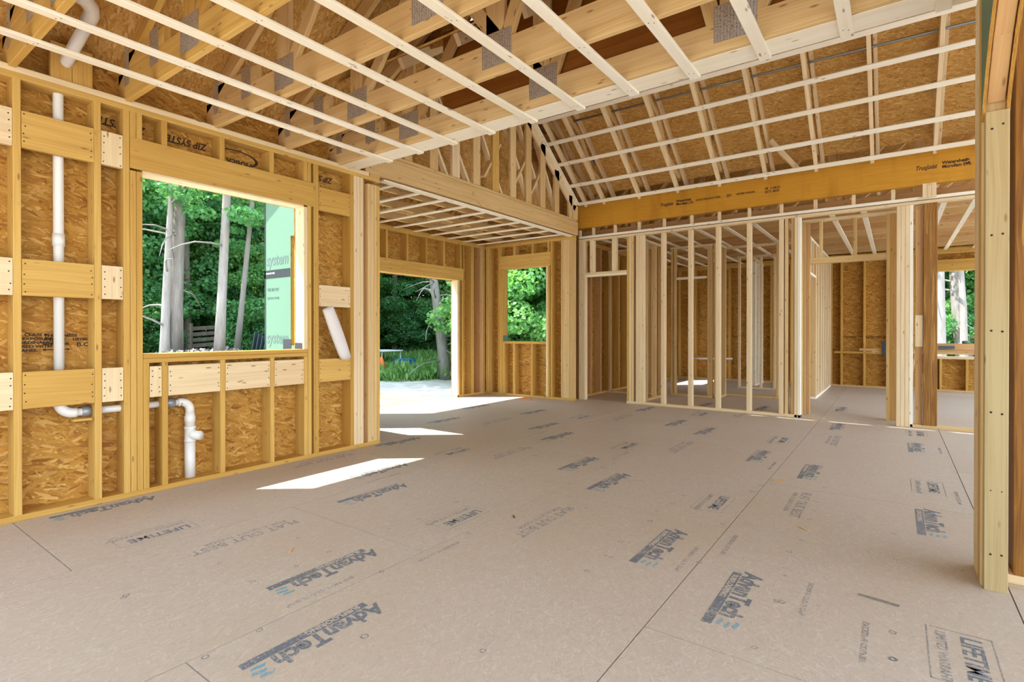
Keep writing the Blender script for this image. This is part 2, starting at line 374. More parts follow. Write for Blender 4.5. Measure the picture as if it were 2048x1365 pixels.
# ------------------------------------------------------------------ ground and floor
def quad_ground(name, mat, x0, x1, y0, y1, z, n=1, f=None):
    vs = []; fs = []
    for i in range(n + 1):
        for j in range(n + 1):
            x = x0 + (x1 - x0) * i / n; y = y0 + (y1 - y0) * j / n
            vs.append((x, y, z + (f(x, y) if f else 0)))
    for i in range(n):
        for j in range(n): a = i * (n + 1) + j; fs.append((a, a + n + 1, a + n + 2, a + 1))
    return tag(mesh_obj(name, vs, fs, mat, smooth=True), None, None, kind='structure')
quad_ground('ground', M['gravel'], -120, 120, -120, 120, -0.40)
def rise(x, y):
    d = math.hypot(x, y); ang = math.degrees(math.atan2(-x, y))
    m = max(0.0, min(1.0, (ang - 50) / 6)) * max(0.0, min(1.0, (106 - ang) / 6)); e = 19.5 - 8.0 * m
    k = max(0.0, min(1.0, (d - e) / 2.5)); k = k * k * (3 - 2 * k)
    return k * (0.12 + 0.68 * m) - 0.10 * (1 - k) + 0.04 * math.sin(x * 1.3) * math.sin(y * 1.1) * k
quad_ground('terrain', M['soil'], -75, 45, -30, 75, -0.36, 110, rise)

def make_floor():
    cols = [-4.46 - 1.22, -4.46, -3.24, -2.02, -0.80, 0.42, 1.64, 2.86, 4.08, 5.30, 6.52, 7.74, 8.96]
    vs = []; fs = []; uvs = []; fm = []
    def slab(x0, x1, y0, y1, z0, z1, m):
        k = len(vs); g = 0.0024 if m == 0 else 0
        x0 += g; x1 -= g; y0 += g; y1 -= g; ru = R.uniform(0, 30)
        vs.extend([(x0, y0, z0), (x1, y0, z0), (x1, y1, z0), (x0, y1, z0), (x0, y0, z1), (x1, y0, z1), (x1, y1, z1), (x0, y1, z1)])
        for f in [(0, 3, 2, 1), (4, 5, 6, 7), (0, 1, 5, 4), (1, 2, 6, 5), (2, 3, 7, 6), (3, 0, 4, 7)]:
            fs.append(tuple(k + i for i in f)); uvs.append([(vs[k + i][1] + ru, vs[k + i][0]) for i in f]); fm.append(m)
    def column(x0, x1, j0, ya, yb):
        y = j0
        while y > ya: y -= 2.44
        while y < yb:
            a = max(y, ya); b = min(y + 2.44, yb)
            if b - a > 0.05: slab(x0, x1, a, b, -0.018, 0.0, 0)
            y += 2.44
    for i in range(len(cols) - 1):
        j0 = 0.84 if i % 2 else 2.0
        column(cols[i] if i != 1 else -4.49, cols[i + 1] if i else -4.49, j0, 3.60 if i == 0 else -5.0, 7.95 if i == 0 else 13.35)  # unseen floor to the right and behind camera added to bounce sunlight in
    column(-6.40, -5.68, 0.84, 3.60, 7.95)
    slab(-4.49, 8.96, -5.0, 13.35, -0.28, -0.018, 1); slab(-6.40, -4.49, 3.60, 7.95, -0.28, -0.018, 1)
    return tag(mesh_obj('floor', vs, fs, M['floor'], None, uvs, mats=[M['floor'], M['gap']], fmat=fm), None, None, kind='structure')
floor = make_floor()

# printed marks on the subfloor (all read towards the camera)
DN = (0, -1, 0); RT = (1, 0, 0)
def bar(name, mat, x0, x1, y0, y1, parent=floor, z=0.0007):
    return mesh_obj(name, [(x0, y0, z), (x1, y0, z), (x1, y1, z), (x0, y1, z)], [(0, 1, 2, 3)], mat, parent)
def stamp_logo(x, y):      # y: far end, where the word starts
    text('printed_logo', 'AdvanTech', M['ink'], (x - 0.043, y, 0), DN, RT, 0.118, floor, 0.12, 0.88, bold=0.0040)
    b = bar('logo_bar', M['ink'], x - 0.092, x - 0.052, y - 0.565, y - 0.03)
    text('logo_caption', 'SUBFLOORING', M['floor'], (x - 0.086, y - 0.06, 0.0010), DN, RT, 0.036, floor, 0.0, 1.05, bold=0.0004)
    for k in range(3):
        cx_ = x - 0.028 + k * 0.030; cy_ = y - 0.525 - 0.012 * (k % 2); vs = [(cx_ + 0.009 * math.cos(a) + .004 * math.sin(3 * a), cy_ + 0.030 * math.sin(a), 0.0007) for a in [q * PI / 5 for q in range(10)]]
        mesh_obj('ink_drip', vs, [tuple(range(10))], M['cyan'], floor)
def stamp_flat(x, y):
    text('printed_slogan', 'FLAT OUT BEST', M['ink_light'], (x + 0.0, y, 0), DN, RT, 0.088, floor, 0.0, 0.98, bold=0.001)
    text('printed_subline', 'FOR A QUIET FLOOR', M['ink_light'], (x - 0.05, y - 0.04, 0), DN, RT, 0.042, floor, 0.0, 1.2)
def stamp_life(x, y):
    for a, b, c, d in ((x - 0.10, x + 0.10, y - 0.004, y), (x - 0.10, x + 0.10, y - 0.40, y - 0.396), (x - 0.10, x - 0.096, y - 0.40, y), (x + 0.096, x + 0.10, y - 0.40, y)):
        bar('stamp_border', M['ink_light'], a, b, c, d)
    text('printed_warranty', 'LIFETIME', M['ink'], (x + 0.005, y - 0.03, 0), DN, RT, 0.088, floor, 0.0, 0.93, bold=0.0015)
    text('printed_warranty_line', 'LIMITED WARRANTY', M['ink_light'], (x - 0.07, y - 0.03, 0), DN, RT, 0.044, floor, 0.0, 0.95)
P_ = 2.56
rows = [(-1.76, [(stamp_logo, 1.50)], [(stamp_flat, 3.07)]), (-2.22, [(stamp_logo, 1.86)], [(stamp_life, 2.70)]),
        (-1.00, [(stamp_logo, 3.09 )], [(stamp_life, 3.93 - 0.0)]), (-0.54, [(stamp_logo, 2.74)], [(stamp_flat, 1.78)]),
        (-3.00, [(stamp_logo, 2.80)], [(stamp_flat, 1.87)]), (-3.46, [(stamp_life, 1.48)], [(stamp_logo, 3.24)]),
        (-4.20, [(stamp_logo, 1.56)], [(stamp_flat, 3.2)]), (0.20, [(stamp_logo, 4.40)], [(stamp_life, 2.67)])]
for x, a, b in rows:
    for f, y0 in a + b:
        y = y0 - (P_ if y0 - P_ > 0.9 else 0)
        while y < 8.2:
            if y > 0.9: f(x, y)
            y += P_
for x, y in ((-4.75, 5.4), (-5.2, 6.6), (-0.62, 9.6), (-2.4, 8.9), (-1.6, 9.0)): stamp_logo(x, y)
for i, (x, y0) in enumerate(((-2.09, 1.0), (-1.96, 1.6), (-0.87, 2.3), (-0.74, 2.6), (-2.09, 4.2), (-0.87, 4.6), (0.35, 4.4), (0.35, 6.2), (-3.3, 2.4), (-3.3, 4.6), (-0.32, 2.2), (-0.1, 1.95))):
    text('printed_note', ['DO NOT CLOSE GAP', 'EXCESSIVE CORNER'][i % 2], M['ink_light'], (x, y0 + 0.6, 0), DN, RT, 0.030, floor, 0, 1.2)
def ring(x, y, r, n, rot):
    vs = []; fs = []
    for q, rr in ((0, r), (1, r * 0.72)):
        for k in range(n): a = rot + 2 * PI * k / n; vs.append((x + rr * math.cos(a), y + rr * math.sin(a), 0.0007))
    for k in range(n): fs.append((k, (k + 1) % n, n + (k + 1) % n, n + k))
    mesh_obj('nail_mark', vs, fs, M['ink'], floor)
for k in range(70):
    x = R.choice([-2.75, -2.42, -1.62, -1.22, -0.42, -0.02, -3.7, -2.0, -0.82]) + R.gauss(0, 0.015); y = 0.9 + 0.203 * R.randint(0, 18) + R.gauss(0, 0.01)
    ring(x, y, 0.013 if R.random() < .5 else 0.016, R.choice([4, 10]), R.uniform(0, 1))

# ------------------------------------------------------------------ window wall (plane x = -4.345)
XI = -4.345; XO = -4.485; TOP = 2.785; PL = 2.708
sheet_wall = sheet('wall_left', M['osb'], (XO - 0.0005, 0, 0), (0, 1, 0), (0, 0, 1), holed(-1.3, 3.60, -0.28, 3.12, (1.532, 2.803, 1.003, 2.295)), -0.012, M['green'])
# normal of (Y x Z) is +X: thickness -0.012 runs outwards
sheet_wall['kind'] = 'structure'
W = thing('framed_wall', 'golden stud wall around the big window, pipe and blocking boards in its bays', 'wall frame', (XI, 1.0, 0))
def studY(y0, y1, z0, z1, parent=W, mat=None, xi=XI, xo=XO, name='stud'): return box(name, mat or M['gold'], xo, xi, y0, y1, z0, z1, parent)
box('bottom_plate', M['gold'], XO, XI, -1.3, 3.679, 0.0, ST, W)
box('top_plate', M['gold'], XO, XI, -1.3, 3.679, PL, PL + ST, W)
box('top_plate', M['pale'], XO, XI, -1.3, 3.54, PL + ST, TOP, W)
for y in (-1.29, -1.1, -0.7, -0.37, 0.035, 0.44, 0.847, 1.252): studY(y, y + ST, ST, PL)
studY(1.417, 1.455, ST, PL)
studY(1.457, 1.494, ST, 2.295); studY(1.496, 1.532, ST, 2.295); studY(1.457, 1.494, 2.53, PL); studY(1.496, 1.532, 2.53, PL)
studY(1.534, 1.572, ST, 0.938)
for a in (1.655, 2.068, 2.482): studY(a, a + ST, ST, 0.938)
for a in (1.655, 2.068, 2.482): studY(a + 0.0, a + ST, 2.53, PL)
box('sill_plate', M['gold'], XO, XI, 1.534, 2.84, 0.938, 0.970, W)
box('sill_plate', M['gold'], XO, XI, 1.534, 2.84, 0.971, 1.003, W)
box('window_header', M['gold'], XO + 0.02, XI, 1.457, 2.905, 2.312, 2.53, W)
box('header_nailer', M['pale'], XO, XI, 1.534, 2.803, 2.295, 2.311, W)
studY(2.805, 2.842, ST, 0.936); studY(2.805, 2.842, 1.004, 2.295, mat=M['pale']); studY(2.844, 2.881, ST, 2.311); studY(2.844, 2.881, 2.531, PL); studY(2.803, 2.841, 2.531, PL)
studY(2.883, 2.918, ST, PL) if False else studY(2.907, 2.918, ST, PL)
studY(2.920, 2.957, ST, PL)
studY(3.312, 3.350, ST, PL)
for a in (3.352, 3.391, 3.430): studY(a, a + 0.037, ST, PL, mat=M['pale'])
studY(3.476, 3.522, ST, PL, mat=M['brown'], xi=XI - 0.05)
studY(3.524, 3.562, ST, PL - 0.04, mat=M['mid']); studY(3.564, 3.601, ST, PL - 0.04, mat=M['mid']); studY(3.603, 3.640, ST, PL - 0.04, mat=M['mid']); studY(3.642, 3.679, ST, PL - 0.04, mat=M['gold'])
box('beam_seat', M['brown'], XO, XI - 0.002, 3.55, 3.679, PL + ST + 0.001, TOP - 0.004, W)
# blocking boards, flush with the stud faces
def block(y0, y1, z0, z1, mat, label, screws=True, n=4):
    o = box('blocking_board', mat, XI - ST, XI - 0.001, y0 + 0.002, y1 - 0.002, z0, z1)
    tag(o, label, 'board', 'boards nailed flat between the wall studs')
    if screws:
        for ye in (y0 + 0.016, y1 - 0.016):
            for k in range(n): screw((XI - 0.001, ye + R.uniform(-.004, .004), z0 + 0.03 + (z1 - z0 - 0.06) * (k + 0.3 * R.uniform(-1, 1)) / (n - 1)), (1, 0, 0), o)
    return o
bayn = [(0.478, 0.847, 'bay before the vent pipe'), (0.885, 1.252, 'across the vent pipe bay'), (1.290, 1.417, 'short one beside the window')]
for zi, (z0, z1, nm) in enumerate(((2.295, 2.522, 'near the top plate'), (1.385, 1.612, 'at mid height'), (0.685, 0.915, 'below sill height'))):
    for bi, (a, b, w) in enumerate(bayn):
        block(a, b, z0, z1, M['pale'] if bi != 1 else M['gold'], f'{"pale" if bi != 1 else "yellow"} blocking board {nm}, {w}')
block(2.958, 3.311, 2.292, 2.512, M['gold'], 'yellow blocking board high in the bay past the window')
block(2.958, 3.311, 1.398, 1.598, M['pale'], 'pale blocking board at mid height above the rolled drawing')
block(2.958, 3.311, 0.690, 0.905, M['gold'], 'yellow blocking board under the rolled drawing')
for (a, b), w in zip(((1.573, 1.655), (1.693, 2.068), (2.106, 2.482), (2.520, 2.804)), ('sliver closest to the king studs', 'second and widest, with forked knot', 'third, with a crack along it', 'last, beside the sunlit jamb')):
    block(a, b, 0.690, 0.912, M['pale'], f'pale blocking board under the window sill, {w}')
# black printing on the sheathing
OX = XO + 0.0006
for y, z, s, sz in ((0.925, 1.135, 'CLASS A', .024), (0.915, 1.110, 'EXPOSURE', .024), (0.895, 1.085, 'ORDINANCE', .024), (0.895, 1.060, 'USED WITH', .024), (0.895, 1.035, 'PANEL', .024), (1.02, 1.130, 'THICKNESS', .026), (1.02, 1.105, '0.418 IN', .024), (1.015, 1.075, 'SIZED FOR', .022), (1.19, 1.065, 'B.Q', .036), (1.17, 1.105, 'LISTED', .022),
                    (0.62, 1.135, 'CLASS A', .024), (0.62, 1.11, 'EXPOSURE', .024), (0.62, 1.085, 'USED WITH', .024), (0.62, 1.06, 'PANEL', .024)):
    text('stencil_mark', s, M['black_ink'], (OX, y, z), (0, 1, 0), (0, 0, 1), sz, sheet_wall, 0, 1.3, bold=0.001)
bar_ = mesh_obj('stencil_arrow', [(OX + .0006, 1.01, 1.045), (OX + .0006, 1.03, 1.035), (OX + .0006, 1.03, 1.042), (OX + .0006, 1.14, 1.042), (OX + .0006, 1.14, 1.035), (OX + .0006, 1.16, 1.045), (OX + .0006, 1.14, 1.055), (OX + .0006, 1.14, 1.048), (OX + .0006, 1.03, 1.048), (OX + .0006, 1.03, 1.055)], [tuple(range(10))], M['black_ink'], sheet_wall)
for y, s in ((1.60, 'ZIP SYSTEM'), (2.03, 'ZIP SYSTEM'), (3.2, 'ZIP SYSTEM')):
    text('stencil_mark', s, M['black_ink'], (OX, y, 2.66), (0, -1, 0), (0, 0, -1), 0.075, sheet_wall, 0.2, 0.9, bold=0.002)
text('stencil_mark', 'HUBER', M['black_ink'], (OX, 2.40, 2.60), (0, -1, 0), (0, 0, -1), 0.07, sheet_wall, 0, 1.0, bold=0.002)
vs = []; fs = []
for q, k1 in ((1, 1.0), (0, 0.86)):
    for k in range(24): a = 2 * PI * k / 24; vs.append((OX + 0.0007, 2.265 + 0.19 * k1 * math.cos(a), 2.62 + 0.065 * k1 * math.sin(a)))
for k in range(24): fs.append((k, (k + 1) % 24, 24 + (k + 1) % 24, 24 + k))
mesh_obj('stencil_oval', vs, fs, M['black_ink'], sheet_wall)
# attic edge band of sheathing above the plates with a short doubled board
t = thing('attic_blocking', 'doubled short board standing on the top plate beside the elbow of the white pipe', 'board', (-4.40, 1.15, TOP))
box('board', M['gold'], -4.40, -4.362, 1.03, 1.14, TOP + 0.001, 3.02, t); box('board', M['gold'], -4.40, -4.362, 1.142, 1.25, TOP + 0.001, 3.02, t)

# ------------------------------------------------------------------ plumbing
def arc(c, a, b, r, n=7):
    """quarter bend: centre c, from c+a*r to c+b*r"""
    a = Vector(a); b = Vector(b); c = Vector(c)
    return [c + (a * math.cos(PI / 2 * k / n) + b * math.sin(PI / 2 * k / n)) * r for k in range(n + 1)]
PX = -4.425
t = thing('vent_pipe', 'white plastic vent pipe running up the stud bay behind the blocking boards', 'pipe', (PX, 1.083, 0.62))
tube('riser', M['pvc'], [(PX, 1.083, 0.70), (PX, 1.083, 2.72), (PX, 1.083, 2.90)], 0.028, t, 18)
tube('coupling', M['pvc'], [(PX, 1.083, 1.72), (PX, 1.083, 1.80)], 0.033, t, 18)
tube('elbow', M['pvc'], [(PX, 1.083, 0.715)] + arc((PX, 1.158, 0.70), (0, -1, 0), (0, 0, -1), 0.075) + [(PX, 1.175, 0.625)], 0.033, t, 18)
tube('branch', M['pvc'], [(PX, 1.16, 0.625), (PX, 1.80, 0.625)], 0.0245, t, 18)
tube('tape_wrap', M['duct'], [(PX, 1.20, 0.625), (PX, 1.225, 0.625), (PX, 1.25, 0.625)], [0.034, 0.036, 0.033], t, 12)
t = thing('drain_pipe', 'white plastic drain drop with a side tee under the window', 'pipe', (PX, 1.875, 0.04))
tube('elbow', M['pvc'], [(PX, 1.79, 0.625), (PX, 1.81, 0.625)] + arc((PX, 1.81, 0.56), (0, 0, 1), (0, 1, 0), 0.065) + [(PX, 1.875, 0.53)], 0.031, t, 18)
tube('tape_wrap', M['duct'], [(PX, 1.70, 0.625), (PX, 1.73, 0.627), (PX, 1.765, 0.625)], [0.034, 0.036, 0.033], t, 12)
tube('reducer', M['pvc'], [(PX, 1.875, 0.535), (PX, 1.875, 0.515), (PX, 1.875, 0.51), (PX, 1.875, 0.47), (PX, 1.875, 0.468), (PX, 1.875, 0.43)], [0.033, 0.033, 0.038, 0.038, 0.035, 0.035], t, 20)
tube('tee_body', M['pvc'], [(PX, 1.875, 0.43), (PX, 1.875, 0.415), (PX, 1.875, 0.41), (PX, 1.875, 0.33), (PX, 1.875, 0.325), (PX, 1.875, 0.31)], [0.041, 0.041, 0.037, 0.037, 0.041, 0.041], t, 20)
tube('tee_outlet', M['pvc'], [(PX, 1.875, 0.37), (PX + 0.10, 1.905, 0.365), (PX + 0.100, 1.905, 0.365), (PX + 0.055, 1.895, 0.366)], [0.034, 0.034, 0.027, 0.026], t, 20, False)
tube('bore_shade', M['gap'], [(PX + 0.056, 1.895, 0.366), (PX + 0.060, 1.8965, 0.366)], 0.0255, t, 16)  # dark disc painted in for the shade inside the hollow outlet
tube('drop', M['pvc'], [(PX, 1.875, 0.31), (PX, 1.875, 0.02 + ST * 0.5)], 0.037, t, 20)
t = thing('attic_pipe', 'white plastic pipe with elbow rising through the trusses above the window wall', 'pipe', (-4.36, 1.13, 2.93))
tube('run', M['pvc'], [(-4.44, 1.10, 2.86), (-4.12, 1.16, 3.12)], 0.036, t, 18)
tube('elbow', M['pvc'], [(-4.13, 1.158, 3.11), (-4.08, 1.165, 3.15), (-4.04, 1.15, 3.17), (-4.0, 1.11, 3.18), (-3.985, 1.06, 3.185)], 0.043, t, 18)
tube('run', M['pvc'], [(-3.985, 1.07, 3.185), (-3.98, 0.5, 3.21)], 0.036, t, 18)
tag(box('wood_shim', M['gold'], -4.41, -4.36, 1.14, 1.24, 0.57, 0.585), 'thin wood shim wedged under the taped pipe elbow', 'shim')

# rolled drawing leaning in the bay past the window
def rolled():
    p0 = Vector((-4.335, 3.035, 1.385)); p1 = Vector((-4.33, 3.225, 0.925)); d = (p1 - p0); L = d.length; d.normalize()
    n = Vector((1, 0, 0)); b = d.cross(n).normalized(); vs = []; fs = []; uvs = []
    NA, NL = 26, 10
    for i in range(NL + 1):
        tt = i / NL
        for k in range(NA + 1):
            a = -2.6 + 6.6 * k / NA; r = 0.052 - 0.012 * k / NA + 0.006 * math.sin(3 * tt)
            ext = 0.03 * math.sin(a * 0.8) if i == NL else 0
            vs.append(p0 + d * (L * tt + ext) + (b * math.cos(a) * 1.25 + n * math.sin(a) * 0.7) * r - p0)
    for i in range(NL):
        for k in range(NA): q = i * (NA + 1) + k; fs.append((q, q + 1, q + NA + 2, q + NA + 1)); uvs.append([(0, 0)] * 4)
    o = mesh_obj('rolled_drawing', vs, fs, M['paper'], None, uvs, p0 + Vector((0.02, 0, 0)), smooth=True)
    s = o.modifiers.new('thickness', 'SOLIDIFY'); s.thickness = 0.0015
    tag(o, 'rolled white construction drawing leaning in the stud bay past the window', 'drawing')
rolled()

# ------------------------------------------------------------------ ceiling strapping and trusses of the front room
CB = 2.77                                            # underside of the truss chords
for k in range(11):
    x = -3.845 + 0.4035 * k
    m = M['white']
    o = box('ceiling_strap', m, x - 0.032, x + 0.032, -1.1, 3.385, 2.7505, CB - 0.0005)
    tag(o, f'white furring strip under the front roof trusses, {ORD[k]} from the window wall', 'furring strip', 'furring strips under the front roof trusses')
    if k < 10:
        for y in (0.845, 1.45, 2.03, 2.64, 3.30):
            for s_ in (-0.012, 0.012): screw((x + s_, y + s_ * .6, 2.7504), (0, 0, -1), o, 0.0035)
RS = 0.56                                            # front roof pitch
def roof_z(x): return 3.10 + RS * (x + 4.40)
def web(parent, y, x0, z0, x1, z1, mat, w=0.089, name='web'):
    return beam(name, mat, (x0, y, z0), (x1, y, z1), ST - 0.002, w, parent, (0, 0, 1) if abs(x1 - x0) > 0.01 else (1, 0, 0))
def plate_(parent, y, x0, x1, z0, z1, side=-1):
    yy = y + side * (ST / 2 + 0.0012)
    o = sheet('nail_plate', M['plate'], (x0, yy, z0), (1, 0, 0), (0, 0, 1), [(0, x1 - x0, 0, z1 - z0)], 0.0015)
    o.parent = parent; o.location = Vector(o.location) - Vector(parent.location); return o
def front_truss(i, y, mat, chord_h=0.205):
    t = thing('roof_truss', f'front room roof truss with steel nail plates, {ORD[i]} one counted towards the girder', 'roof truss', (-4.4, y, CB), 'roof trusses over the front room')
    box('bottom_chord', mat, -4.47, 3.2, y - 0.019, y + 0.019, CB, CB + chord_h, t)
    X1 = -0.3
    beam('top_chord', mat, (-4.75, y, roof_z(-4.75) - 0.09), (X1, y, roof_z(X1) - 0.09), ST, 0.12, t)
    beam('top_chord', mat, (X1, y, roof_z(X1) - 0.09), (3.6, y, roof_z(X1) - 0.09 - RS * (3.6 - X1)), ST, 0.12, t)
    beam('heel_wedge', mat, (-4.36, y, CB + chord_h + 0.055), (-3.72, y, CB + chord_h + 0.055), ST, 0.105, t)
    for xv in (-3.385, -2.03, -0.75, 0.7):
        ztop = roof_z(xv) - 0.12 if xv < X1 else roof_z(X1) - 0.12 - RS * (xv - X1)
        web(t, y, xv, CB + chord_h - 0.002, xv, ztop, M['brown'] if i < 2 else mat, 0.14)
        plate_(t, y, xv - 0.10, xv + 0.13, CB + 0.05, CB + 0.05 + 0.21)
    web(t, y, -3.30, CB + chord_h, -2.35, roof_z(-2.35) - 0.12, mat); web(t, y, -2.7, CB + chord_h + 0.9, -2.0, CB + chord_h, mat)
    web(t, y, -1.95, CB + chord_h, -1.25, roof_z(-1.25) - 0.13, mat); web(t, y, -0.85, CB + chord_h, -1.3, roof_z(-1.3) - .13, mat)
    web(t, y, -0.62, CB + chord_h, 0.3, roof_z(-0.9) - .13, mat)
    web(t, y, -4.33, CB + 0.02, -4.33, 3.05, mat, 0.06, 'heel_post')
    plate_(t, y, -4.36, -4.28, CB + 0.10, CB + 0.36); plate_(t, y, -3.93, -3.80, CB + 0.11, CB + 0.34)
    plate_(t, y, -2.78, -2.55, roof_z(-2.65) - 0.30, roof_z(-2.65) - 0.12)
    return t
for i, y in enumerate((-0.98, -0.37, 0.235, 0.845, 1.450, 2.045, 2.65)):
    front_truss(i, y, M['gold'] if i < 5 else M['mid'])
front_truss(7, 3.185, M['mid'], 0.168)
tag(box('girder_nailer', M['white'], -4.33, 3.2, 3.206, 3.392, CB - 0.0003, CB + 0.018), 'wide white board under the girder where the furring strips end', 'board')
gl = box('girder_beam', M['lvl_shaded'], -3.02, 3.2, 3.22, 3.30, CB + 0.02, 3.62); tag(gl, 'dark orange laminated girder standing behind the last front truss', 'beam')
tag(box('girder_ply', M['mid'], -4.30, 3.2, 3.345, 3.385, CB + 0.02, CB + 0.19), 'tan girder ply facing the vaulted room, above the wide white board', 'beam')
gq = [(-4.62, 3.312, 2.95), (-3.44, 3.312, 3.62), (-3.0, 3.312, 3.58), (-3.0, 3.312, 3.92), (-3.44, 3.312, 3.68), (-4.62, 3.312, 3.68)]
gm = mesh_obj('sun_leak_infill', gq + [(x, y + .012, z) for x, y, z in gq], [(0, 1, 4, 5), (1, 2, 3, 4), (11, 10, 7, 6), (10, 9, 8, 7)], M['osb2'], None, [[(0, 0), (1, 0), (1, .4), (0, .4)]] * 4); gm['kind'] = 'structure'  # added infill that blocks a sun leak between the two roof decks
# roof deck of the front room
rd = sheet('roof_deck', M['osb2'], (-4.95, -1.25, roof_z(-4.95)), (1, 0, RS), (0, 1, 0), [(0, 4.66 * math.sqrt(1 + RS * RS), 0, 4.75)], 0.012); rd['kind'] = 'structure'
rd = sheet('roof_deck', M['osb2'], (-0.29, -1.25, roof_z(-0.29)), (1, 0, -RS), (0, 1, 0), [(0, 3.9 * math.sqrt(1 + RS * RS), 0, 4.75)], 0.012); rd['kind'] = 'structure'
rd = sheet('roof_deck', M['osb2'], (-3.0, 3.29, roof_z(-3.0) + 0.01), (1, 0, RS), (0, 1, 0), [(0, 2.7 * math.sqrt(1 + RS * RS), 0, 2.4)], 0.012); rd['kind'] = 'structure'  # unseen extension over the vault, added to shut out sky and sun
rd = sheet('roof_deck', M['osb2'], (-0.36, 3.25, roof_z(-0.36) + .03), (1, 0, -RS), (0, 1, 0), [(0, 3.2 * math.sqrt(1 + RS * RS), 0, 2.4)], 0.012); rd['kind'] = 'structure'  # matching unseen extension past the ridge, added for the same gap
for (yy) in (3.0,):
    o = tag(beam('roof_brace', M['pale'], (-2.8, 1.2, 3.55), (-1.2, 3.0, 3.9), 0.089, ST), 'loose diagonal brace nailed across the webs of the front trusses', 'brace')

# ------------------------------------------------------------------ nook
NX = -6.25; NXO = -6.39; NY0, NY1 = 3.60, 3.755; BY0, BY1 = 7.80, 7.94
s1 = sheet('wall_nook_left', M['osb'], (NXO - 0.0005, 0, 0), (0, 1, 0), (0, 0, 1), holed(3.60, 7.95, -0.28, 3.0, (4.60, 7.03, 0.0, 2.06)), -0.012, M['green']); s1['kind'] = 'structure'
s2 = sheet('wall_nook_front', M['osb'], (-6.402, NY0 - 0.0005, 0), (1, 0, 0), (0, 0, 1), holed(0, 1.905, -0.28, 3.0, (0.572, 1.452, 1.0, 2.30)), 0.012, M['green']); s2['kind'] = 'structure'
s3 = sheet('wall_nook_back', M['osb'], (-6.402, BY1 + 0.0005, 0), (1, 0, 0), (0, 0, 1), holed(0, 1.95, -0.28, 3.0, (0.572, 1.502, 0.985, 2.30)), -0.012, M['green']); s3['kind'] = 'structure'
WN = thing('framed_wall', 'golden stud wall of the nook around the wide door opening', 'wall frame', (NX, 6, 0))
def sN(a, b, z0=ST, z1=PL, m='gold'): return box('stud', M[m], NXO, NX, a, b, z0, z1, WN)
box('bottom_plate', M['gold'], NXO, NX, 7.03, BY1, 0, ST, WN); box('bottom_plate', M['gold'], NXO, NX, NY0, 4.60, 0, ST, WN)
box('top_plate', M['gold'], NXO, NX, NY0, BY1, PL, PL + ST, WN); box('top_plate', M['gold'], NXO, NX, NY0, BY1, PL + ST, TOP - 0.002, WN)
box('door_header', M['gold'], NXO, NX, 4.52, 7.185, 2.068, 2.28, WN)
for y in (4.70, 5.02, 5.41, 5.83, 6.25, 6.67): sN(y, y + ST, 2.281)
sN(7.03, 7.068, 0.0, 2.067, 'pale'); sN(7.069, 7.105, ST, 2.067); sN(7.107, 7.144, ST, PL) if False else None
sN(7.106, 7.143, 2.281); sN(7.146, 7.184, ST, 2.067); sN(7.186, 7.20); sN(7.40, 7.438); sN(7.440, 7.478); sN(7.65, 7.688, m='brown'); sN(7.70, 7.738, m='mid'); sN(7.76, 7.798)
sN(4.50, 4.518); sN(4.52, 4.558, ST, 2.067); sN(4.56, 4.599, 0, 2.067); sN(4.0, 4.038)
WF = thing('framed_wall', 'short stud wall closing the nook next to the window wall', 'wall frame', (-5.4, NY1, 0))
box('bottom_plate', M['gold'], -6.24, -4.49, NY0, NY1 - 0.015, 0, ST, WF); box('top_plate', M['gold'], -6.24, -4.49, NY0, NY1 - 0.015, PL, PL + ST, WF); box('top_plate', M['gold'], -6.24, -4.49, NY0, NY1 - 0.015, PL + ST, TOP - .002, WF)
for x in (-6.2, -5.91, -5.87, -4.948, -4.91, -4.6, -4.53): box('stud', M['gold'], x, x + ST, NY0, NY1 - 0.015, ST, PL if x not in (-5.87, -4.948) else 2.3, WF)
box('window_header', M['gold'], -5.87, -4.91, NY0, NY1 - 0.015, 2.301, 2.53, WF); box('sill_plate', M['gold'], -5.83, -4.95, NY0, NY1 - 0.015, 0.96, 1.0, WF)
for x in (-5.6, -5.2): box('stud', M['gold'], x, x + ST, NY0, NY1 - 0.015, ST, 0.959, WF)
WB = thing('framed_wall', 'golden stud wall at the back of the nook with a tall narrow window opening', 'wall frame', (-5.3, BY0, 0))
def sB(a, b, z0=ST, z1=PL, m='gold'): return box('stud', M[m], a, b, BY0, BY1, z0, z1, WB)
box('bottom_plate', M['gold'], -6.245, -4.38, BY0, BY1, 0, ST, WB); box('top_plate', M['gold'], -6.245, -4.38, BY0, BY1, PL, PL + ST, WB); box('top_plate', M['gold'], -6.245, -4.38, BY0, BY1, PL + ST, TOP - 0.002, WB)
sB(-6.235, -6.197); sB(-6.195, -6.157, m='mid'); sB(-6.155, -6.117)
sB(-5.945, -5.907); sB(-5.905, -5.868, ST, 2.30); sB(-5.867, -5.832, ST, 2.30)
sB(-5.60, -5.562, ST, 0.94); sB(-5.215, -5.177, ST, 0.94); sB(-5.83, -5.79, ST, 0.94)
box('sill_plate', M['gold'], -5.83, -4.90, BY0, BY1, 0.941, 0.985, WB); box('window_header', M['gold'], -5.906, -4.812, BY0, BY1, 2.301, 2.54, WB)
for x in (-5.905, -5.60, -5.20, -4.87): sB(x, x + ST, 2.541)
sB(-4.90, -4.862, ST, 2.30, 'pale'); sB(-4.861, -4.824, ST, 2.30); sB(-4.81, -4.773)
sB(-4.60, -4.562, m='mid'); sB(-4.56, -4.43, m='mid'); sB(-4.425, -4.385, m='mid')
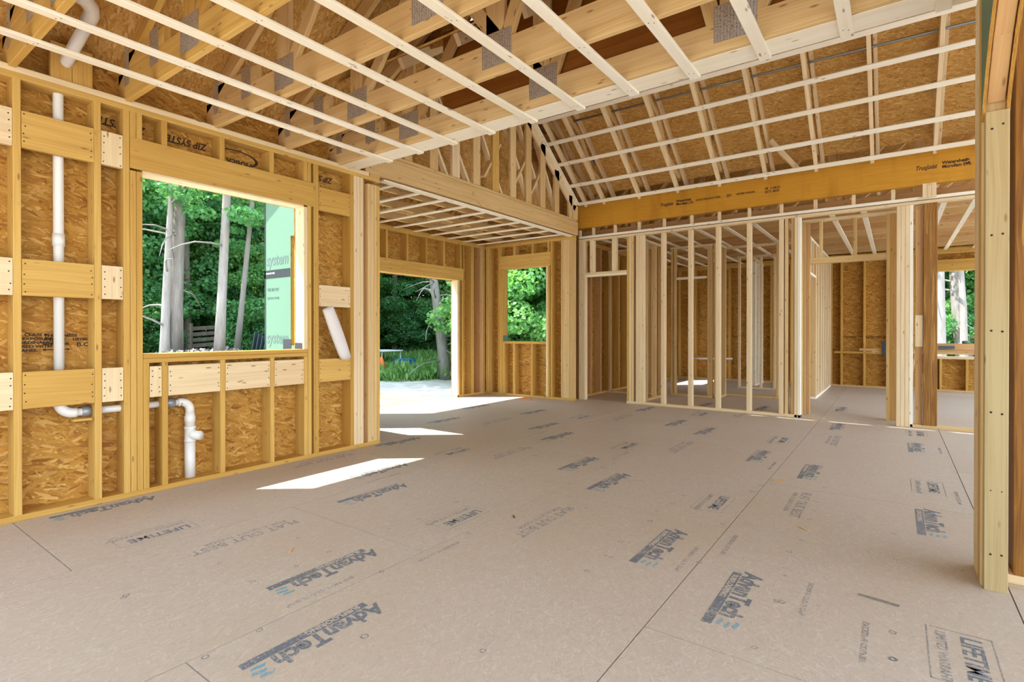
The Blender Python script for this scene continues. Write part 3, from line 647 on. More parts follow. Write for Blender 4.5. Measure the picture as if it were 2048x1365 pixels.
for xa, s in ((-5.53, 'ZIP SYSTEM'), (-5.15, 'ZIP SYSTEM')): text('stencil_mark', s, M['black_ink'], (xa, BY1 - 0.001, 0.55), (1, 0, 0), (0, 0, 1), 0.045, s3, 0, 0.8)
for xa in (-5.55, -5.05): text('stencil_mark', 'HUBER', M['black_ink'], (xa, BY1 - 0.001, 2.60), (1, 0, 0), (0, 0, 1), 0.06, s3, 0, 0.8)
# green outside face: words and flashing tape, seen through the window
GY = NY0 - 0.0128
for z in (1.02, 1.98): text('exterior_print', 'ZIPsystem', M['black_ink'], (-6.55 + 0.0, GY - 0.0008, z), (1, 0, 0), (0, 0, 1), 0.19, s2, 0.15, 0.85, bold=0.002) if False else text('exterior_print', 'system', M['print_grey'], (-6.36, GY - 0.0008, z), (1, 0, 0), (0, 0, 1), 0.20, s2, 0.15, 0.86, bold=0.003)
text('exterior_print', 'THIS SIDE OUT', M['print_grey'], (-6.34, GY - 0.0008, 1.66), (1, 0, 0), (0, 0, 1), 0.055, s2, 0, 0.7); text('exterior_print', 'INDOOR WORK', M['print_grey'], (-6.34, GY - 0.0008, 1.56), (1, 0, 0), (0, 0, 1), 0.04, s2, 0, 0.9)
def strip_(name, x0, x1, z0, z1, mat, par): return box(name, mat, x0, x1, GY - 0.003, GY - 0.0008, z0, z1, par, 0.0003)
strip_('flashing_tape', -6.40, -5.84, 1.82, 1.92, M['tape'], s2); strip_('flashing_tape', -6.40, -6.375, -0.2, 2.9, M['tape'], s2)
strip_('flashing_tape', -5.99, -5.82, 0.88, 1.07, M['tape'], s2)
text('tape_print', 'FLASHING TAPE', M['tree_white'], (-6.36, GY - 0.0036, 1.87), (1, 0, 0), (0, 0, 1), 0.03, s2, 0, 0.9)
box('flashing_tape', M['tape'], XO, XI - 0.03, 2.800, 2.8025, 1.0035, 1.06, sheet_wall, 0.0003); 
box('flashing_tape', M['green'], -5.8295, -5.827, BY0 + 0.01, BY1, 0.986, 1.09, s3, 0.0003)
# beam between nook and room
nb = thing('dropped_beam', 'long tan header beam dropped between the room and the nook', 'beam', (XI, 5.7, 2.78))
box('ply', M['mid'], XI - ST, XI, 3.50, 7.93, 2.782, 3.005, nb); box('ply', M['mid'], XI - 2 * ST - 0.001, XI - ST - 0.001, 3.683, 7.93, 2.782, 3.005, nb); box('cap_board', M['mid'], XI - 0.12, XI, 3.683, 7.90, 3.008, 3.044, nb)
for y in (3.52, 3.56, 3.6, 3.64):
    for z in (2.83, 2.86, 2.90): screw((XI, y + R.uniform(-.01, .01), z), (1, 0, 0), nb, 0.003)
# nook strapping and chords
tag(box('ceiling_strap', M['white'], -4.46, -4.37, 3.76, 7.79, 2.752, 2.7695), 'white furring strip along the foot of the dropped nook beam', 'furring strip')
for k in range(10):
    y = 3.955 + 0.403 * k
    if y > 7.75: break
    tag(box('ceiling_strap', M['white'], -6.24, -4.465, y - 0.03, y + 0.03, 2.752, 2.7695), f'white furring strip across the nook ceiling, {ORD[k]} from the window wall end', 'furring strip', 'furring strips across the nook ceiling')
for k, x in enumerate((-4.78, -5.35, -5.92)):
    t = thing('roof_truss', f'nook roof truss seen through the nook strapping, {ORD[k]} from the dropped beam', 'roof truss', (x, 5.8, CB), 'roof trusses over the nook')
    box('bottom_chord', M['mid'], x - 0.019, x + 0.019, 3.6, 7.94, 2.786, 2.90, t)
    zt = 3.05 + 0.55 * (x + 6.45)
    box('top_chord', M['mid'], x - 0.019, x + 0.019, 3.6, 7.94, zt - 0.11, zt - 0.01, t)
    for y in (4.2, 5.0, 5.8, 6.6, 7.4):
        if zt - 0.11 > 2.95: box('web', M['gold'], x - 0.018, x + 0.018, y - 0.045, y + 0.045, 2.90, zt - 0.11, t)
        if zt > 3.3: beam('web', M['mid'], (x, y + 0.06, 2.90), (x, y + 0.6, zt - 0.11), 0.034, 0.08, t, (1, 0, 0))
t = thing('cable_loop', 'small loop of black cable hanging in the nook ceiling', 'cable', (-5.0, 5.6, 2.75))
tube('loop', M['tape'], [(-5.0 + 0.02 * k, 5.6 + 0.05 * math.sin(k), 2.765 + 0.05 * math.sin(k * 0.7)) for k in range(6)], 0.006, t, 6)
rd = sheet('roof_deck', M['osb2'], (-6.75, 3.4, 3.05 + 0.55 * (-0.30)), (1, 0, 0.55), (0, 1, 0), [(0, 2.38 * math.sqrt(1 + .3025), 0, 4.75)], 0.012); rd['kind'] = 'structure'
for yy in (3.595, 7.945):
    gq = [(-6.40, yy, 2.95), (-4.5, yy, 2.95), (-4.5, yy, 4.14), (-6.40, yy, 3.09)]
    gm = mesh_obj('wall_gable', gq + [(x, y + .012, z) for x, y, z in gq], [(0, 1, 2, 3), (7, 6, 5, 4), (0, 4, 5, 1), (1, 5, 6, 2), (2, 6, 7, 3), (3, 7, 4, 0)], M['osb2'], None, [[(0, 0), (1.9, 0), (1.9, 1.2), (0, .2)]] * 6); gm['kind'] = 'structure'  # gable triangles added to stop sun leaking in under the nook deck
# end gable over the beam
SL = 0.724
def vz(y): return 3.29 + SL * (7.93 - y)              # underside of the vaulted slope
g = thing('framed_wall', 'gable infill of upright boards and diagonals standing on the dropped beam', 'wall frame', (XI, 6, 3.05))
for k, (a, b) in enumerate(((3.60, 3.72), (4.02, 4.14), (4.417, 4.552), (4.796, 4.946), (5.193, 5.358), (5.593, 5.774), (5.991, 6.19), (6.382, 6.583), (6.769, 7.003), (7.178, 7.403), (7.63, 7.74))):
    b = min(b, a + 0.14); zt = min(vz(b) - 0.02, 4.86)
    if a < 5.67: zt = min(zt, 3.29 + SL * (a - 3.41) - 0.02)
    box('upright', M[('mid', 'mid', 'mid', 'pale', 'mid', 'gold', 'mid', 'mid', 'mid', 'mid', 'mid')[k]], XI - ST, XI, a, b, 3.046, max(zt, 3.2), g)
for a in (4.1, 4.5, 5.2, 5.9, 6.3, 6.75):
    zt = min(3.046 + 1.1, vz(a + 0.05) - 0.05); beam('diagonal_web', M['pale'], (XI - 0.09, a, zt), (XI - 0.09, a + (zt - 3.06) * 0.62, 3.06), 0.036, 0.07, g, (1, 0, 0))
for a in (5.45, 6.1, 6.55): beam('diagonal_web', M['mid'], (XI - 0.06, a, 3.2), (XI - 0.06, a + 0.35, 3.72), 0.034, 0.08, g, (1, 0, 0))
beam('rake_board', M['pale'], (XI - 0.02, 7.93, 3.10 + 0.02), (XI - 0.02, 5.72, vz(5.72) - 0.12), ST, 0.19, g, (1, 0, 0)) if False else None
for a, b in ((7.86, 7.35), (7.34, 6.80), (6.79, 6.15), (6.14, 5.68)):
    beam('rake_board', M['pale'], (XI - 0.018, a, vz(a) - 0.10), (XI - 0.018, b, vz(b) - 0.10), 0.036, 0.17, g, (0, 0, 1))
beam('rake_plate', M['white'], (XI + 0.001, 7.90, vz(7.90) - 0.018), (XI + 0.001, 5.68, vz(5.68) - 0.018), 0.085, 0.018, g)
box('corner_block', M['mid'], XI - 0.036, XI, 7.76, 7.93, 3.046, 3.27, g)
# ------------------------------------------------------------------ vaulted slope
lv = box('laminated_beam', M['lvl'], -4.45, 3.2, 8.05, 8.14, 2.922, 3.31); tag(lv, 'long orange laminated veneer beam over the partition with black printing', 'beam')
def ltxt(x, z, s, sz, sx=1.0, sh=0.0, b=0.001): text('printed_mark', s, M['black_ink'], (x, 8.05, z), (1, 0, 0), (0, 0, 1), sz, lv, sh, sx, bold=b)
for x0 in (-2.97, 0.19):
    ltxt(x0, 3.10, 'TrusJoist', 0.075, 0.75, 0.35, 0.0015); ltxt(x0 + 0.255, 3.135, 'Watershed', 0.052, 0.95, 0, 0.0018); ltxt(x0 + 0.255, 3.088, 'Microllam LVL', 0.052, 0.85, 0, 0.0018)
ltxt(-2.42, 3.11, 'IN ACCORDANCE WITH', 0.04, 0.8); ltxt(-1.98, 3.105, 'SFI', 0.055, 1.0); ltxt(-1.85, 3.115, 'CERTIFIED SOURCING', 0.036, 0.7)
ltxt(-1.47, 3.13, 'PB  11-04-25', 0.045, 0.8); ltxt(-1.47, 3.085, 'SKTS  00:50', 0.045, 0.8); ltxt(0.64, 3.14, '2.0E', 0.03); ltxt(0.64, 3.10, '2600', 0.03)
sl_n = Vector((0, SL, 1)).normalized()
def on_slope(x, y, off=0.0): return Vector((x, y, vz(y))) + sl_n * off
for k, y in enumerate((7.905, 7.59, 7.235, 6.915, 6.595, 6.27, 5.95)):
    tag(beam('ceiling_strap', M['white'], on_slope(-4.33, y, -0.010), on_slope(3.2, y, -0.010), 0.062, 0.018, None, sl_n), f'white furring strip across the vaulted slope, {ORD[k]} up from the orange beam', 'furring strip', 'furring strips across the vaulted slope')
ROFF = 0.30
for k in range(13):
    x = -4.22 if k == 0 else -3.885 + 0.6085 * (k - 1)
    t = thing('scissor_truss', f'vaulted room scissor truss rising from the orange beam, {ORD[k]} from the gable', 'roof truss', (x, 8.0, 3.3), 'scissor trusses over the vaulted room')
    yr = 5.67
    beam('bottom_chord', M['pale'], on_slope(x, 7.98, 0.046), on_slope(x, yr, 0.046), ST, 0.089, t, sl_n)
    xo = x + (0.05 if k else 0)
    beam('top_chord', M['pale'], on_slope(xo, 8.60, ROFF), on_slope(xo, yr, ROFF), ST, 0.089, t, sl_n)
    beam('bottom_chord', M['pale'], (x, 3.42, vz(yr) - SL * 2.25 + 0.04), (x, yr, vz(yr) + 0.04), ST, 0.089, t)
    beam('top_chord', M['pale'], (x, 3.0, vz(yr) - SL * 2.67 + 0.36), (x, yr, vz(yr) + 0.36), ST, 0.089, t)
    ys = [7.9, 7.45, 7.0, 6.55, 6.1, 5.75]
    for i in range(5):
        a, b = (0.09, ROFF - 0.04) if i % 2 else (ROFF - 0.04, 0.09)
        beam('web', M['mid'], on_slope(x + 0.0, ys[i], a), on_slope(x, ys[i + 1], b), ST - 0.003, 0.06, t, sl_n)
    for y, o_ in ((7.9, 0.06), (7.45, ROFF), (7.0, 0.06), (6.55, ROFF)):
        for sx in (-1,):
            p = on_slope(x + sx * 0.021, y, o_ - 0.04); q = sheet('nail_plate', M['plate'], p, (0, -1, SL), tuple(sl_n), [(-0.08, 0.08, 0, 0.11)], 0.0015)
            q.parent = t; q.location = Vector(q.location) - Vector(t.location)
tube_c = tube('conduit', M['steel'], [on_slope(-3.95, 6.80, 0.21), on_slope(0.0, 6.84, 0.21), on_slope(3.1, 6.87, 0.21)], 0.014, None, 12)
tag(tube_c, 'thin grey steel conduit run across the vaulted trusses', 'conduit')
p = on_slope(-4.75, 8.62, ROFF + 0.05)
rd = sheet('roof_deck', M['osb2'], p, (1, 0, 0), (0, -1, SL), [(0, 7.45, 0.75, 3.78)], 0.012); rd['kind'] = 'structure'
text('stencil_mark', 'HUBER', M['black_ink'], on_slope(-0.52, 7.18, ROFF + 0.049), (-1, 0, 0), (0, 1, -SL), 0.09, None, 0, 1.0, bold=0.002, extr=0.0006)
hub = bpy.context.scene.collection.objects[-1]; hub.parent = rd; hub.location = Vector(hub.location) - Vector(rd.location)
rd2 = sheet('roof_deck', M['osb2'], (-4.75, 2.9, vz(5.67) - SL * 2.77 + 0.42), (1, 0, 0), (0, 1, SL), [(0, 7.45, 0, 2.77 * math.sqrt(1 + SL * SL))], 0.012); rd2['kind'] = 'structure'
# gable sheathing far up (closing the vault towards the nook side is open framing); closing wall on the far side
gv = [(-4.63, 2.9, 3.0), (-4.63, 8.6, 3.0), (-4.63, 8.6, 3.1), (-4.63, 5.67, 5.42), (-4.63, 2.9, 3.35)]
gm = mesh_obj('wall_gable', gv + [(x - 0.012, y, z) for x, y, z in gv], [(0, 1, 2, 3, 4), (9, 8, 7, 6, 5)] + [(i, 5 + i, 5 + (i + 1) % 5, (i + 1) % 5) for i in range(5)], M['osb2'], None, [[(gv[i % 5][1], gv[i % 5][2]) for i in f] for f in [(0, 1, 2, 3, 4), (9, 8, 7, 6, 5)] + [(i, 5 + i, 5 + (i + 1) % 5, (i + 1) % 5) for i in range(5)]]); gm['kind'] = 'structure'
t = thing('framed_wall', 'open line of posts under a header on the unseen right side, opened for light', 'wall frame', (3.4, 5, 0))  # unseen wall reduced to posts so daylight reaches the rooms
for y in (3.4, 5.7, 8.06, 10.6, 13.2): box('post', M['pale'], 3.34, 3.43, y, y + 0.09, 0, 2.52, t)
box('header', M['mid'], 3.34, 3.43, 3.35, 13.34, 2.521, 2.76, t)

# ------------------------------------------------------------------ partition under the orange beam
PY0, PY1 = 8.06, 8.149
WP = thing('framed_wall', 'pale stud partition under the orange beam with a door opening by the nook', 'wall frame', (-2.7, PY0, 0))
def sP(a, b, z0=ST, z1=2.697, m='pale', par=None, y0=PY0, y1=PY1): return box('stud', M[m], a, b, y0, y1, z0, z1, par or WP)
box('bottom_plate', M['pale'], -3.522, -1.03, PY0, PY1, 0, ST, WP)
box('top_plate', M['pale'], -4.40, 3.2, PY0, PY1, 2.698, 2.736, WP); box('top_plate', M['white'], -4.40, 3.2, PY0 + 0.005, PY1, 2.748, 2.786, WP)
for x in (-4.398, -4.357, -4.316): sP(x, x + 0.037, 0)
for x in (-4.19, -3.785): sP(x, x + 0.072 if False else x + ST * 2 - 0.004 if x < -4 else x + ST * 2 - 0.004, 2.161)
box('door_header', M['white'], -4.278, -3.524, PY0, PY1, 2.087, 2.123, WP); box('door_header', M['pale'], -4.278, -3.524, PY0, PY1, 2.124, 2.160, WP)
sP(-3.560, -3.523, 0.039, 2.086) if False else None
sP(-3.521, -3.485, m='gold'); sP(-3.483, -3.447); sP(-3.445, -3.409, m='mid')
sP(-3.368, -3.30); sP(-3.30, -3.235, m='pale')
for a, b in ((-2.955, -2.882), (-2.536, -2.466), (-2.134, -2.068), (-1.71, -1.648), (-1.295, -1.232)): sP(a, a + 0.060 if b - a > .06 else b)
sP(-1.222, -1.184, m='mid'); sP(-1.148, -1.110, m='mid', y0=PY0 + .02, y1=PY1 + 0.05); sP(-1.106, -1.068, 0); sP(-1.066, -1.030, 0, m='white')
for k, x in enumerate((-4.43, -4.169, -3.774, -3.357, -2.946, -2.52, -2.12, -1.708, -1.296, -0.886, -0.459, -0.045)):
    o = box('spacer_block', M['pale'], x, x + ST + 0.004, 8.10, 8.148, 2.787, 2.921 if x > -4.4 else 2.90); tag(o, f'short upright block between partition plate and orange beam, {ORD[k]} from the nook', 'block', 'short blocks under the orange beam')
WQ = thing('framed_wall', 'pale post pack and low plate right of the hallway opening', 'wall frame', (0.1, PY0, 0))
box('bottom_plate', M['mid'], 0.15, 3.2, PY0, PY1, 0, ST, WQ)
for x in (0.013, 0.055, 0.097): sP(x, x + 0.040, 0, 2.697, 'pale', WQ)
sP(0.139, 0.176, 0.0, 2.697, 'white', WQ)
tag(box('flat_post', M['brown'], 0.198, 0.270, PY0 + 0.03, PY1, ST + 0.001, 2.68), 'brown upright board with a scrap nailed on it, next to the strand post', 'post')
tag(box('scrap_board', M['pale'], 0.196, 0.272, PY0 + 0.008, PY0 + 0.029, 0.98, 1.36), 'short pale scrap board nailed across the brown upright', 'board')
tag(box('strand_post', M['psl'], 0.276, 0.407, PY0 - 0.01, PY1 + 0.02, ST + 0.001, 2.696), 'dark brown strand lumber post standing in the far partition line', 'post')
t = thing('post_cap', 'stack of short pale blocks over the strand post under the orange beam', 'block', (0.33, 8.06, 2.787))
for x in (0.262, 0.306, 0.350): box('block', M['pale'], x, x + 0.042, 8.03, 8.049, 2.76, 2.93, t)
# hallway wall set back
WH = thing('framed_wall', 'hallway door frame of pale studs set behind the partition', 'wall frame', (-0.5, 8.5, 0))
HY0, HY1 = 8.50, 8.589
for x, m in ((-1.062, 'mid'), (-1.022, 'mid'), (-0.982, 'brown')): box('stud', M[m], x - .03, x + 0.008, HY0, HY1, 0, 2.697, WH)
for x, m in ((-0.095, 'mid'), (-0.055, 'gold'), (-0.015, 'brown')): box('stud', M[m], x, x + ST, HY0, HY1, 0, 2.697, WH)
box('door_header', M['mid'], -0.974, -0.097, HY0, HY1, 2.11, 2.19, WH); box('top_plate', M['pale'], -1.09, 0.03, HY0, HY1, 2.60, 2.64, WH) if False else None
box('top_plate', M['pale'], -1.09, 0.03, HY0, HY1, 2.698, 2.736, WH)
for x in (-0.86, -0.46): box('stud', M['mid'], x, x + ST, HY0, HY1, 2.191, 2.697, WH)
box('end_stud', M['pale'], -1.09, -1.05, 8.152, 8.24, 0, 2.69, WH); box('end_stud', M['mid'], -1.09, -1.05, 8.36, 8.45, 0, 2.69, WH)
# hallway side wall x = -1.1
WS = thing('framed_wall', 'row of pale studs along the left side of the hallway', 'wall frame', (-1.1, 11, 0))
box('bottom_plate', M['mid'], -1.19, -1.10, 8.60, 9.55, 0, ST, WS); box('bottom_plate', M['white'], -1.19, -1.10, 10.45, 13.05, 0, ST, WS); box('top_plate', M['white'], -1.19, -1.10, 8.60, 13.05, 2.66, 2.697, WS)
for y in (8.62, 9.0, 9.47, 9.51, 10.45, 10.49, 10.85, 11.25, 11.65, 12.05, 12.45, 12.85, 13.0): box('stud', M['pale' if y != 10.45 else 'mid'], -1.19, -1.10, y, y + ST, ST, 2.659, WS)
box('door_header', M['white'], -1.19, -1.10, 9.55, 10.449, 2.08, 2.12, WS)
for y in (9.75, 10.1): box('stud', M['pale'], -1.19, -1.10, y, y + ST, 2.121, 2.659, WS)
# outside wall of the rear wing, x = -4.45
sr = sheet('wall_rear_left', M['osb'], (-4.602, 0, 0), (0, 1, 0), (0, 0, 1), holed(7.96, 13.36, -0.28, 4.0, (10.85, 12.35, 0.95, 2.33)), -0.012, M['green']); sr['kind'] = 'structure'
WL = thing('framed_wall', 'dark stud wall of the rear wing behind the door opening', 'wall frame', (-4.45, 9.5, 0))
box('bottom_plate', M['gold'], -4.60, -4.46, 8.16, 13.2, 0, ST, WL); box('top_plate', M['gold'], -4.60, -4.46, 8.16, 13.2, 2.70, 2.78, WL)
for y in (8.2, 8.24, 8.62, 9.02, 9.42, 9.82, 10.22, 10.62, 10.81, 12.35, 12.7): box('stud', M['brown' if y < 9.3 else 'gold'], -4.60, -4.46, y, y + ST, ST, 2.699, WL)
box('window_header', M['gold'], -4.60, -4.46, 10.849, 12.349, 2.33, 2.55, WL); box('sill_plate', M['gold'], -4.60, -4.46, 10.85, 12.349, 0.91, 0.95, WL)
for y in (11.1, 11.5, 11.9): box('stud', M['gold'], -4.60, -4.46, y, y + ST, ST, 0.909, WL)
# closet walls
def wx(label, x0, x1, y, studs, door=None, m='mid', top=2.697):
    t = thing('framed_wall', label, 'wall frame', ((x0 + x1) / 2, y, 0))
    box('bottom_plate', M[m], x0, x1, y, y + 0.089, 0, ST, t); box('top_plate', M['pale'], x0, x1, y, y + 0.089, top - 0.038, top, t)
    for s in studs: box('stud', M[m], s, s + ST, y, y + 0.089, ST, top - 0.039, t)
    if door:
        a, b = door; box('door_header', M['white'], a, b, y, y + 0.089, 2.10, 2.14, t)
        n = max(1, int((b - a) / 0.4))
        for k in range(n): q = a + (b - a) * (k + 0.5) / n; box('stud', M[m], q, q + ST, y, y + 0.089, 2.141, top - 0.039, t)
    return t
def wy(label, x, y0, y1, studs, m='mid', top=2.697):
    t = thing('framed_wall', label, 'wall frame', (x, (y0 + y1) / 2, 0))
    box('bottom_plate', M[m], x, x + 0.089, y0, y1, 0, ST, t); box('top_plate', M['pale'], x, x + 0.089, y0, y1, top - 0.038, top, t)
    for s in studs: box('stud', M[m], x, x + 0.089, s, s + ST, ST, top - 0.039, t)
    return t
wx('closet back wall of tan studs seen through the first door opening', -4.45, -3.45, 9.30, (-4.44, -4.05, -3.66, -3.50), m='mid')
wy('short closet side wall of tan studs behind the double partition studs', -3.44, 8.16, 9.29, (8.17, 8.50, 8.90, 9.24))
wx('middle room wall of tan studs with a narrow door opening', -3.33, -2.58, 9.56, (-3.32, -3.27, -3.0, -2.67, -2.63), (-3.22, -2.68), 'mid')
wy('tan stud return wall between the middle room and the closet', -2.56, 9.56, 10.06, (9.57, 9.66, 10.0), m='mid')
wx('long rear room wall of tan studs across the middle of the house', -2.56, -1.20, 10.08, (-2.55, -2.1, -1.66, -1.25), None, 'mid')
wx('far bathroom wall of pale studs behind the long rear wall', -2.62, -1.70, 11.53, (-2.61, -2.2, -1.95, -1.75), None, 'pale')
wy('bright sunlit stud wall end beside the far sheathing', -2.5, 12.2, 13.1, (12.21, 12.25, 12.6, 13.0), 'white')
# far wall
FY = 13.2
sf = sheet('wall_rear', M['osb'], (-4.6, FY + 0.141, 0), (1, 0, 0), (0, 0, 1), holed(0, 6.85, -0.28, 3.2, (5.24, 6.8, 0.68, 2.33)), -0.012, M['green']); sf['kind'] = 'structure'
WR = thing('framed_wall', 'far exterior wall of thin golden studs against orange sheathing', 'wall frame', (-1.5, FY, 0))
box('bottom_plate', M['mid'], -4.45, 4.0, FY, FY + 0.14, 0, ST, WR); box('top_plate', M['gold'], -4.45, 4.0, FY, FY + 0.14, 2.66, 2.78, WR)
for x in (-4.4, -4.0, -3.6, -3.2, -2.8, -2.3, -1.9, -1.5, -1.13, -0.94, -0.535, -0.13, 0.27, 0.56, 0.60, 2.21, 2.6, 3.1): box('stud', M['gold'], x, x + ST, FY, FY + 0.14, ST, 2.659, WR)
box('window_header', M['gold'], 0.60, 2.25, FY, FY + 0.14, 2.33, 2.55, WR); box('sill_plate', M['pale'], 0.64, 2.20, FY, FY + 0.14, 0.63, 0.68, WR)
for x in (0.70, 1.09, 1.5, 1.9): box('stud', M['gold'], x, x + ST, FY, FY + 0.14, ST, 0.629, WR)
box('mid_rail', M['gold'], -1.05, -0.02, FY - 0.002, FY + 0.04, 0.70, 0.745, WR)
for k, x in enumerate((-3.3, -2.4, -0.95, -0.5, -0.2)): text('stencil_mark', 'ZIP SYSTEM', M['black_ink'], (x, FY + 0.1285, 1.02), (1, 0, 0), (0, 0, 1), 0.06, sf, 0, 0.9)
tag(tube('water_pipe', M['pvc'], [(-4.02, FY - 0.03, 0.50), (-3.1, FY - 0.03, 0.52)], 0.022, None, 10), 'white pipe run low across the far sheathing', 'pipe')
# boards, clamp and level resting in front of the far window
t = thing('sawhorse', 'low wooden sawhorse holding the stacked boards by the far window', 'sawhorse', (0.7, 12.2, 0))
for x in (0.30, 1.6):
    box('crossbar', M['mid'], x - 0.02, x + 0.02, 11.9, 12.5, 0.68, 0.76, t)
    for y in (11.95, 12.45):
        beam('leg', M['mid'], (x - 0.15, y, 0.0), (x - 0.02, y, 0.68), 0.06, 0.03, t, (0, 1, 0)); beam('leg', M['mid'], (x + 0.15, y, 0.0), (x + 0.02, y, 0.68), 0.06, 0.03, t, (0, 1, 0))
tag(box('long_board', M['brown'], -0.55, 2.3, 12.0, 12.24, 0.80, 0.84), 'long brown board resting on the sawhorse near the hallway end', 'board')
tag(box('long_board', M['mid'], -0.35, 2.3, 12.0, 12.2, 0.762, 0.799), 'lower tan board on the sawhorse under the brown ones', 'board')
tag(box('long_board', M['brown'], 0.55, 2.3, 12.02, 12.2, 0.842, 0.95), 'thick brown board on top of the sawhorse stack by the far window', 'board')
t = thing('clamp', 'black clamp gripping the end of the boards in the hallway', 'clamp', (-0.13, 11.98, 0.8))
box('jaw', M['tape'], -0.20, -0.12, 11.94, 11.99, 0.72, 0.98, t); box('jaw', M['tape'], -0.12, -0.07, 11.94, 11.99, 0.78, 0.86, t)
tag(box('torpedo_level', M['panel_dark'], 0.62, 0.84, 11.96, 11.995, 0.86, 0.91), 'small dark level leaning on the board stack by the far window', 'level')
t = thing('tin_can', 'small round green tin sitting on the boards by the far window', 'tin', (1.0, 12.1, 0.95))
tube('tin', M['green'], [(1.0, 12.1, 0.951), (1.0, 12.1, 0.98), (1.0, 12.1, 1.0)], [0.05, 0.06, 0.04], t, 12)

# rear ceiling: strapping, trusses, deck
for k, x in enumerate((-4.1, -3.7, -3.29, -2.89, -2.49, -2.09, -1.69, -1.29, -0.70, -0.34, 0.10, 0.48, 0.78, 1.2, 1.6)):
    tag(box('ceiling_strap', M['white'], x - 0.032, x + 0.032, 8.16, 13.18, 2.737, 2.755), f'white furring strip under the rear ceiling trusses, {ORD[k]} from the rear wing window', 'furring strip', 'furring strips under the rear ceiling')
for k in range(9):
    y = 8.42 + 0.58 * k
    t = thing('roof_truss', f'rear roof truss of tan chords and webs, {ORD[k]} behind the orange beam', 'roof truss', (-1, y, 2.79), 'roof trusses over the rear rooms')
    m = M['mid'] if k % 3 else M['brown']
    box('bottom_chord', m, -4.6, 3.8, y - 0.019, y + 0.019, 2.79, 2.93, t)
    zt = 4.0 - 0.127 * k; box('top_chord', m, -4.0, 3.8, y - 0.019, y + 0.019, zt - 0.12, zt, t); box('middle_chord', m, -3.6, 3.8, y - 0.019, y + 0.019, 3.30 - 0.03 * k, 3.39 - 0.03 * k, t) if k < 7 else None
    for j in range(8):
        x = -3.6 + j * 0.95; box('web', m, x, x + 0.089, y - 0.018, y + 0.018, 2.93, zt - 0.12, t)
        beam('web', m, (x + 0.1, y, 2.95), (x + 0.85, y, zt - 0.14), ST - 0.004, 0.08, t, (0, 1, 0))
    beam('hip_chord', m, (-4.6, y, 2.99), (-3.9, y, zt - 0.1), ST - 0.002, 0.1, t, (0, 1, 0))
t = thing('web_brace', 'pale diagonal brace dropping from the vaulted slope above the orange beam', 'brace', (-1.1, 8.2, 3.5))
beam('brace', M['pale'], (-1.35, 7.72, 3.70), (-1.05, 8.0, 3.32), ST, 0.06, t)
rd = sheet('roof_deck', M['osb2'], (-5.1, 7.0, 4.46), (1, 0, 0), (0, 6.4, -1.4), [(0, 6.9, 0, 6.65)], 0.012); rd['kind'] = 'structure'

# ------------------------------------------------------------------ post, arch and strand post in the foreground
AX0, AX1 = 0.320, 0.409
WA = thing('framed_wall', 'near wall end of pale studs faced by a broad post with paired screws', 'wall frame', (0.36, 3.3, 0))
box('face_post', M['mid'], AX0 + 0.006, AX1, 3.190, 3.228, 0, 2.155, WA) if False else None
for k, (a, b, m) in enumerate(((3.231, 3.268, 'mid'), (3.270, 3.330, 'gold'), (3.332, 3.400, 'pale'), (3.402, 3.490, 'pale'))): box('stud', M[m], AX0, AX1 - 0.002, a, b, 0, 2.77 if k else 2.74, WA)
ft = box('face_board', M['weathered'], AX0 + 0.008, AX1, 3.190, 3.2295, 0.0, 2.150, WA)
for z in (0.16, 0.80, 1.16, 1.6, 2.08, 0.45):
    for x in (AX0 + 0.03, AX1 - 0.022): screw((x, 3.190, z + R.uniform(-.008, .008)), (0, -1, 0), WA, 0.005 if z != .45 else .003)
# arched header: two sheathing boards with curved undersides and blocks between
yc, Rr, za = 2.2, 1.2, 2.163 - 0.663
def arch_z(y): return za + math.sqrt(max(0, Rr * Rr - (y - yc) ** 2))
def arch_board(x0, x1, name, mats, par):
    N = 28; vs = []; fs = []; uvs = []; fm = []
    ys = [yc - 1.0 + 2.028 * i / N for i in range(N + 1)]
    for x in (x0, x1):
        for y in ys: vs += [(x, y, arch_z(y)), (x, y, 2.768)]
    B = 2 * (N + 1)
    for i in range(N):
        a = 2 * i
        fs.append((a, a + 1, a + 3, a + 2)); fm.append(0); fs.append((B + a, B + a + 2, B + a + 3, B + a + 1)); fm.append(0 if len(mats) == 1 else 2)
        fs.append((a, a + 2, B + a + 2, B + a)); fm.append(1); fs.append((a + 1, B + a + 1, B + a + 3, a + 3)); fm.append(1)
    fs.append((0, B, B + 1, 1)); fm.append(1); fs.append((2 * N, 2 * N + 1, B + 2 * N + 1, B + 2 * N)); fm.append(1)
    for f in fs: uvs.append([(vs[i][1] * 3, vs[i][2] * 3 + vs[i][0] * 20) for i in f])
    return mesh_obj(name, vs, fs, None, par, uvs, (0, 0, 0), mats=mats, fmat=fm)
t = thing('arched_header', 'curved green sheathing arch springing from the top of the foreground post', 'arch', (0, 0, 0))
arch_board(AX0 - 0.003, AX0 + 0.010, 'arch_board', [M['green'], M['osb'], M['osb']], t)
arch_board(AX1 - 0.010, AX1 + 0.003, 'arch_board', [M['osb'], M['osb'], M['green']], t)
for y in (1.24, 1.7, 2.2, 2.7): box('arch_block', M['brown'], AX0 + 0.012, AX1 - 0.012, y, y + ST, 2.71 - 0.0, 2.767, t)
N = 10
for i in range(N):
    a = yc - 0.98 + 2.0 * i / N; b = yc - 0.98 + 2.0 * (i + 1) / N
    beam('arch_filler', M['brown'], (0.3645, a, arch_z(a) + 0.045), (0.3645, b, arch_z(min(b, yc + 1.0)) + 0.045), 0.062, 0.038, t)
